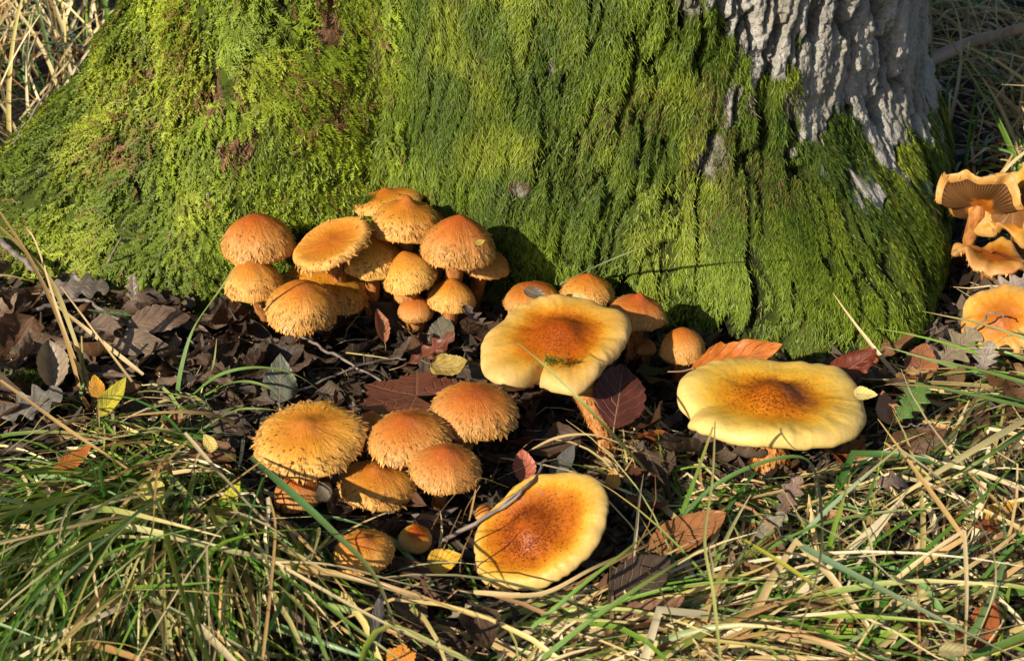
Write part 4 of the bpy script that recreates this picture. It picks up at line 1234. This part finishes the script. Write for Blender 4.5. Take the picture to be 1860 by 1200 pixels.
blade('pale blue-green bent blade right of the grass arch', [(1440, 985, .02), (1530, 900, .05), (1632, 813, .08)], 9, G3, tipw=.5)
blade('straw blade folding over from the tip of the blue-green bent blade', [(1632, 813, .08), (1720, 880, .085), (1790, 970, .085), (1808, 1060, .07), (1770, 1170, .04)], 7, S2)
blade('green blade reaching from the right edge over the fresh green leaf', [(1890, 745, .04), (1760, 715, .055), (1690, 702, .06), (1610, 697, .065)], 8, G2)
blade('straight green blade sloping from the right edge to the rust-brown leaf', [(1890, 702, .05), (1780, 672, .06), (1646, 642, .07)], 8, G2)
blade('thin straw blade pointing left over the moss of the right-hand root', [(1890, 625, .06), (1790, 590, .07), (1675, 565, .08)], 6, (.36, .36, .12))
blade('thick two-tone straw bundle blade slanting in from the right edge', [(1880, 752, .06), (1780, 810, .06), (1680, 872, .05), (1600, 925, .03)], 13, (.52, .44, .20))
blade('green blade parallel below the two-tone straw at the right', [(1880, 770, .05), (1790, 830, .05), (1700, 880, .03)], 9, G1)
blade('green blade rising right from the straw mat past the dark brown leaf', [(965, 1140, .02), (1060, 1060, .045), (1130, 1005, .055), (1205, 945, .05)], 10, (.13, .25, .035))
blade('longer green blade below it crossing the dark brown leaf', [(985, 1195, .02), (1080, 1120, .045), (1200, 1040, .06), (1290, 985, .05)], 11, (.11, .21, .03))
blade('straw stem folded to a sharp corner near the right edge', [(1610, 1065, .03), (1680, 1010, .06), (1752, 962, .075)], 10, S2, tipw=.6)
blade('dry straw dropping straight from the folded corner', [(1752, 962, .075), (1756, 1080, .06), (1752, 1190, .03)], 8, S2, tipw=.6)
blade('yellowing blade crossing under the grass arch', [(1352, 980, .05), (1440, 1035, .055), (1540, 1110, .055), (1620, 1200, .05)], 10, YL)
blade('green blade lying over the right straw with its tip toward the trunk', [(1370, 1010, .02), (1480, 955, .04), (1600, 930, .045), (1740, 920, .05)], 8, G1)
blade('straw blade lying along the lower edge of the tipped yellow cap', [(860, 1075, .03), (980, 1078, .035), (1080, 1030, .045), (1180, 985, .03)], 11, S1, roll=.0)
blade('long straw line crossing from left tussock below the low cap', [(480, 1020, .05), (600, 1025, .06), (740, 1060, .05), (860, 1085, .03)], 6, S2)
blade('straw line sloping through the gap to the bottom edge', [(500, 1020, .06), (640, 1100, .065), (760, 1160, .06), (870, 1205, .05)], 7, S2)
blade('green blade sloping through the gap above the bottom edge', [(440, 1000, .05), (560, 1075, .06), (660, 1150, .06), (750, 1215, .05)], 9, G1)
blade('thin dry stalk with kinked top beside the cone cap over black soil', [(852, 945, .01), (862, 900, .03), (870, 868, .045), (925, 885, .05)], 4, S3)
blade('blade with straw base between left tussock and dark gap', [(600, 1210, .03), (560, 1120, .06), (505, 1060, .08)], 8, G2)

def in_cap_boxes(U, Vv):
    """True where a blade would cover one of the mushroom caps from the front"""
    bad = np.zeros(U.shape, bool)
    for c, Rm, _ in CAPS:
        d = c - CAM
        dep = float(d @ FWD); cu = 930 + FPX * float(d @ RIGHT) / dep; cv = 600 - FPX * float(d @ UP) / dep
        r = Rm / dep * FPX
        bad |= ((U - cu) / (r * 1.02)) ** 2 + ((Vv - cv) / (r * 0.72)) ** 2 < 1
    return bad

def project(P):
    d = P - CAM
    dep = d @ FWD
    return 930 + FPX * (d @ RIGHT) / dep, 600 - FPX * (d @ UP) / dep

def grass_mass(name, label, n, box, az, az_sd, el, el_sd, L, W, straw, seg=7, seed=0, centre=None, spread=0.0, droop=1.0, hmax=None, keepcaps=True, kink=0.12, vmin=None, fan=None, azn=50):
    rg = np.random.default_rng(seed)
    u = rg.uniform(box[0], box[2], n); v = rg.uniform(box[1], box[3], n)
    if centre is not None:
        u = np.where(rg.random(n) < .75, rg.normal(centre[0], centre[2], n), u); v = np.where(rg.random(n) < .75, rg.normal(centre[1], centre[3], n), v)
    d = FWD[None] + RIGHT[None] * ((u - 930) / FPX)[:, None] + UP[None] * ((600 - v) / FPX)[:, None]
    P0 = CAM + d * ((0 - CAM[2]) / d[:, 2])[:, None]
    a = np.degrees(np.arctan2(P0[:, 1] - TC[1], P0[:, 0] - TC[0]))
    ok = np.hypot(P0[:, 0] - TC[0], P0[:, 1] - TC[1]) > trunk_r(a, np.zeros(n)) + 0.01
    P0 = P0[ok]; n = len(P0)
    # clumps
    den = fbm(P0[:, 0] * 16, P0[:, 1] * 16, seed=seed + 3, o=2)
    ok = rg.random(n) < 0.35 + 0.65 * sstep(-.3, .3, den)
    P0 = P0[ok]; n = len(P0)
    A = np.radians(az + rg.normal(0, az_sd, n) + azn * fbm(P0[:, 0] * 9, P0[:, 1] * 9, seed=seed + 5, o=2))
    if centre is not None and spread:
        fc = fan or centre
        cc = at_z(fc[0], fc[1], 0)
        out = np.arctan2(P0[:, 1] - cc[1], P0[:, 0] - cc[0])
        dx = np.cos(A) * (1 - spread) + np.cos(out) * spread; dy = np.sin(A) * (1 - spread) + np.sin(out) * spread
        A = np.arctan2(dy, dx)
    E = np.radians(np.clip(el + rg.normal(0, el_sd, n), 2, 88))
    Ln = L * rg.uniform(.5, 1.3, n); Wd = W * rg.uniform(.5, 1.45, n)
    isS = rg.random(n) < np.clip(straw + .5 * fbm(P0[:, 0] * 11, P0[:, 1] * 11, seed=seed + 9, o=2), .05, .97)
    dr = droop * rg.uniform(.5, 1.4, n)
    pts = []
    pos = P0.copy(); pos[:, 2] = gz(P0[:, 0], P0[:, 1]) - .002
    pts.append(pos.copy())
    kk = rg.integers(2, seg, n); kz = np.where(rg.random(n) < kink * np.where(isS, 2.5, .6), 1, 0); ka = rg.normal(0, 1.2, n); ke = -rg.uniform(.2, 1.2, n)
    sw = rg.normal(0, .11, n)
    for k in range(seg):
        hit = (kk == k) & (kz == 1)
        A = A + sw + np.where(hit, ka, 0); E = E - dr * (1.0 / seg) + np.where(hit, ke, 0)
        E = np.maximum(E, -1.35)
        st = (Ln / seg)[:, None]
        pos = pos + st * np.stack([np.cos(A) * np.cos(E), np.sin(A) * np.cos(E), np.sin(E)], -1)
        g = gz(pos[:, 0], pos[:, 1]) + .002 + .010 * (np.arange(n) % 7) / 7
        low = pos[:, 2] < g
        pos[:, 2] = np.maximum(pos[:, 2], g); E = np.where(low, np.maximum(E, .02), E)
        pts.append(pos.copy())
    PT = np.stack(pts, 1)
    U, Vv = project(PT.reshape(-1, 3))
    if keepcaps:
        bad = in_cap_boxes(U, Vv).reshape(n, -1).any(1)
        keep = ~bad
    else: keep = np.ones(n, bool)
    if vmin is not None:
        keep &= (Vv.reshape(n, -1) > vmin + 60 * fbm(U.reshape(n, -1)[:, :1] * .01, U.reshape(n, -1)[:, :1] * 0, seed=3)).all(1)
    a2 = np.degrees(np.arctan2(PT[..., 1] - TC[1], PT[..., 0] - TC[0]))
    keep &= (np.hypot(PT[..., 0] - TC[0], PT[..., 1] - TC[1]) > trunk_r(a2, PT[..., 2]) + .004).all(1)
    PT = PT[keep]; Wd = Wd[keep]; isS = isS[keep]; n = len(PT)
    tg = unit(np.gradient(PT, axis=1))
    s = unit(np.cross(tg, np.array([0, -.4, .9]))); nn = np.cross(s, tg)
    ro = rg.normal(0, .7, n)[:, None, None]
    s2 = s * np.cos(ro) + nn * np.sin(ro); n2 = np.cross(s2, tg)
    t = np.linspace(0, 1, seg + 1)[None, :, None]
    w = Wd[:, None, None] * (1 - .9 * t ** 2) * .5
    V = np.stack([PT - s2 * w, PT - n2 * w * .4, PT + s2 * w], 2)
    cg = GR[rg.integers(0, len(GR), n)] * rg.uniform(.75, 1.25, (n, 1)); cs = ST[rg.integers(0, len(ST), n)] * rg.uniform(.6, 1.15, (n, 1))
    c = np.where(isS[:, None], cs, cg)
    tip = np.where(rg.random((n, 1)) < .45, ST[rg.integers(0, 3, n)], c)
    C = c[:, None, :] * (1 - t ** 2) + tip[:, None, :] * t ** 2
    C = np.repeat(C[:, :, None, :], 3, 2).reshape(-1, 3)
    gf = grid_faces(seg + 1, 3)
    F = (np.arange(n) * (seg + 1) * 3)[:, None, None] + gf[None]
    me = np_mesh(name, V.reshape(-1, 3), [F.reshape(-1, 4)], col=C, smooth=True)
    obj('grass', me, M['grass'], None, label, 'grass', kind='stuff')

grass_mass('grass', 'dense tussock of green and straw grass combed downward, left of the dark gap', 2100, (-60, 850, 540, 1260), -92, 16, 40, 14, .165, .0034, .26, vmin=800, seed=31, centre=(310, 955, 165, 45), spread=.72, droop=1.5, fan=(320, 800), azn=18)
grass_mass('grass', 'loose green and straw blades between grey litter and tussock', 420, (150, 740, 460, 900), -60, 70, 40, 20, .085, .0026, .45, vmin=700, seed=33, droop=1.3)
grass_mass('grass', 'low straw and green blades at the left edge below the litter', 420, (-60, 790, 230, 1120), 20, 50, 24, 14, .12, .0026, .55, vmin=770, seed=34, droop=1.0)
grass_mass('grass', 'flattened bundle of straw and green blades in front of the tipped yellow cap', 800, (800, 1085, 1250, 1290), 24, 22, 14, 9, .13, .0029, .58, seed=37, droop=.5)
grass_mass('grass', 'tangle of dry straw round the stem of the largest pale cap', 520, (1120, 800, 1420, 960), 70, 80, 14, 12, .075, .0020, .88, seed=39, droop=.7, kink=.3)
grass_mass('grass', 'wide tangle of straw and green grass covering the ground on the right', 980, (1120, 880, 1960, 1290), 30, 60, 16, 12, .14, .0025, .62, seed=41, droop=.6, kink=.25)
grass_mass('grass', 'straw and green blades lying in from the right edge toward the root', 420, (1640, 680, 2000, 900), 200, 24, 14, 9, .12, .0026, .5, seed=43, droop=.4)
grass_mass('grass', 'tall dry straw standing behind the left root', 700, (-250, -120, 215, 290), 100, 60, 62, 16, .20, .0034, .72, seed=45, droop=.7, keepcaps=False)
grass_mass('grass', 'fine drooping green and straw grass behind the right of the trunk', 2300, (1690, -180, 2250, 380), 150, 60, 44, 18, .17, .0028, .78, seed=47, droop=1.5, keepcaps=False)
grass_mass('grass', 'broad pale straw blades lying over the grass on the right', 360, (1080, 900, 1960, 1290), 35, 50, 26, 14, .17, .0040, .85, seed=61, droop=.6, kink=.3)
grass_mass('grass', 'broad pale straw blades combed over the bottom of the left tussock', 150, (-60, 930, 520, 1280), -80, 40, 30, 14, .15, .0042, .8, vmin=900, seed=63, droop=1.1, kink=.2)
grass_mass('grass', 'scattered thin straw lying over the dark leaf litter', 260, (0, 540, 1240, 860), 20, 90, 8, 7, .06, .0013, .9, seed=65, droop=.4, kink=.3)
grass_mass('grass', 'long arching green blades over the left tussock', 130, (60, 860, 520, 1150), -90, 35, 52, 12, .26, .0040, .12, vmin=790, seed=67, centre=(310, 940, 120, 40), spread=.6, droop=2.0, fan=(320, 800), azn=15)
grass_mass('grass', 'sparse thin blades rising from the dark gap and soil', 130, (480, 930, 900, 1200), 60, 90, 24, 16, .07, .0020, .5, seed=49, droop=.9)
grass_mass('grass', 'mixed straw and green grass on the ground beyond the left root', 900, (-1100, -150, -180, 700), 120, 80, 45, 18, .16, .003, .6, seed=53, droop=1.2, keepcaps=False)
grass_mass('grass', 'mixed grass on the ground beyond the right-hand straw', 900, (1950, 380, 2700, 1250), 160, 80, 30, 16, .15, .003, .55, seed=55, droop=1.0, keepcaps=False)
grass_mass('grass', 'open meadow grass on the ground behind the tree', 2600, (-1500, -480, 3300, -100), 90, 90, 50, 18, .22, .005, .5, seed=51, droop=1.2, keepcaps=False)
#print('tris', sum(len(m.loop_triangles) or sum(len(p.vertices) - 2 for p in m.polygons[:1]) for m in bpy.data.meshes))

# ------------------------------------------------------------------ small things on the caps
leaf('small pale yellow flap sticking out beside the rim of the largest cap', 1572, 716, .050, 44, .7, 'birch', -15, (.62, .48, .16), roll=-20, parts=False, name='cap_flap')
leaf('yellow leaf flake stuck on the pointed orange cap', 872, 440, .098, 22, .5, 'birch', 40, (.62, .45, .08), roll=-40, parts=False, name='leaf_flake')
leaf('pale scrap stuck on the orange cap against the trunk', 1052, 541, .066, 30, .6, 'birch', 5, (.55, .44, .16), roll=-40, parts=False, name='leaf_scrap')

def tuft(label, u, v, z, rpx, n, seed):
    rg = np.random.default_rng(seed)
    c = at_z(u, v, z); m = mpp(c)
    P = c + np.stack([rg.normal(0, rpx * m, n), rg.normal(0, rpx * m * .5, n), rg.normal(0, rpx * m * .22, n)], -1)
    D = unit(rg.normal(0, 1, (n, 3)) + np.array([0, -.3, .5]))
    S = unit(np.cross(D, rg.normal(0, 1, (n, 3)))); L = rg.uniform(.003, .008, (n, 1))
    V = np.stack([P - S * .0005, P + S * .0005, P + D * L], 1).reshape(-1, 3)
    C = np.repeat(np.array([.10, .16, .015]) * rg.uniform(.5, 1.4, (n, 1)), 3, 0)
    o = obj('moss_tuft', np_mesh('moss_tuft', V - c, [np.arange(3 * n).reshape(-1, 3)], col=C, smooth=False), M['moss'], None, label, 'moss')
    o.location = c
tuft('tuft of green moss hanging on the edge of the topmost thin cap', 668, 366, .088, 15, 500, 3)
tuft('few dark moss crumbs in the centre of the lobed yellow cap', 1005, 655, .070, 9, 90, 4)
tuft('little green moss cushion in the grass near the yellow-green spotted leaf', 378, 874, .03, 12, 500, 5)
tuft('low moss cushion on the litter beside the grey veined leaf', 50, 690, .014, 22, 900, 6)

for i, pts in enumerate([[(832, 972, .0), (846, 925, .03), (872, 882, .055)], [(790, 1030, .0), (815, 975, .035), (838, 925, .065)], [(835, 1060, .0), (838, 1010, .03), (858, 962, .055)], [(770, 990, .0), (800, 930, .04), (842, 880, .07)]]):
    blade('thin dry stalk rising from black soil and shading the tipped-over yellow cap', pts, 3.5, (.20, .11, .05), group='thin stalks beside the tipped-over cap', tipw=.5)
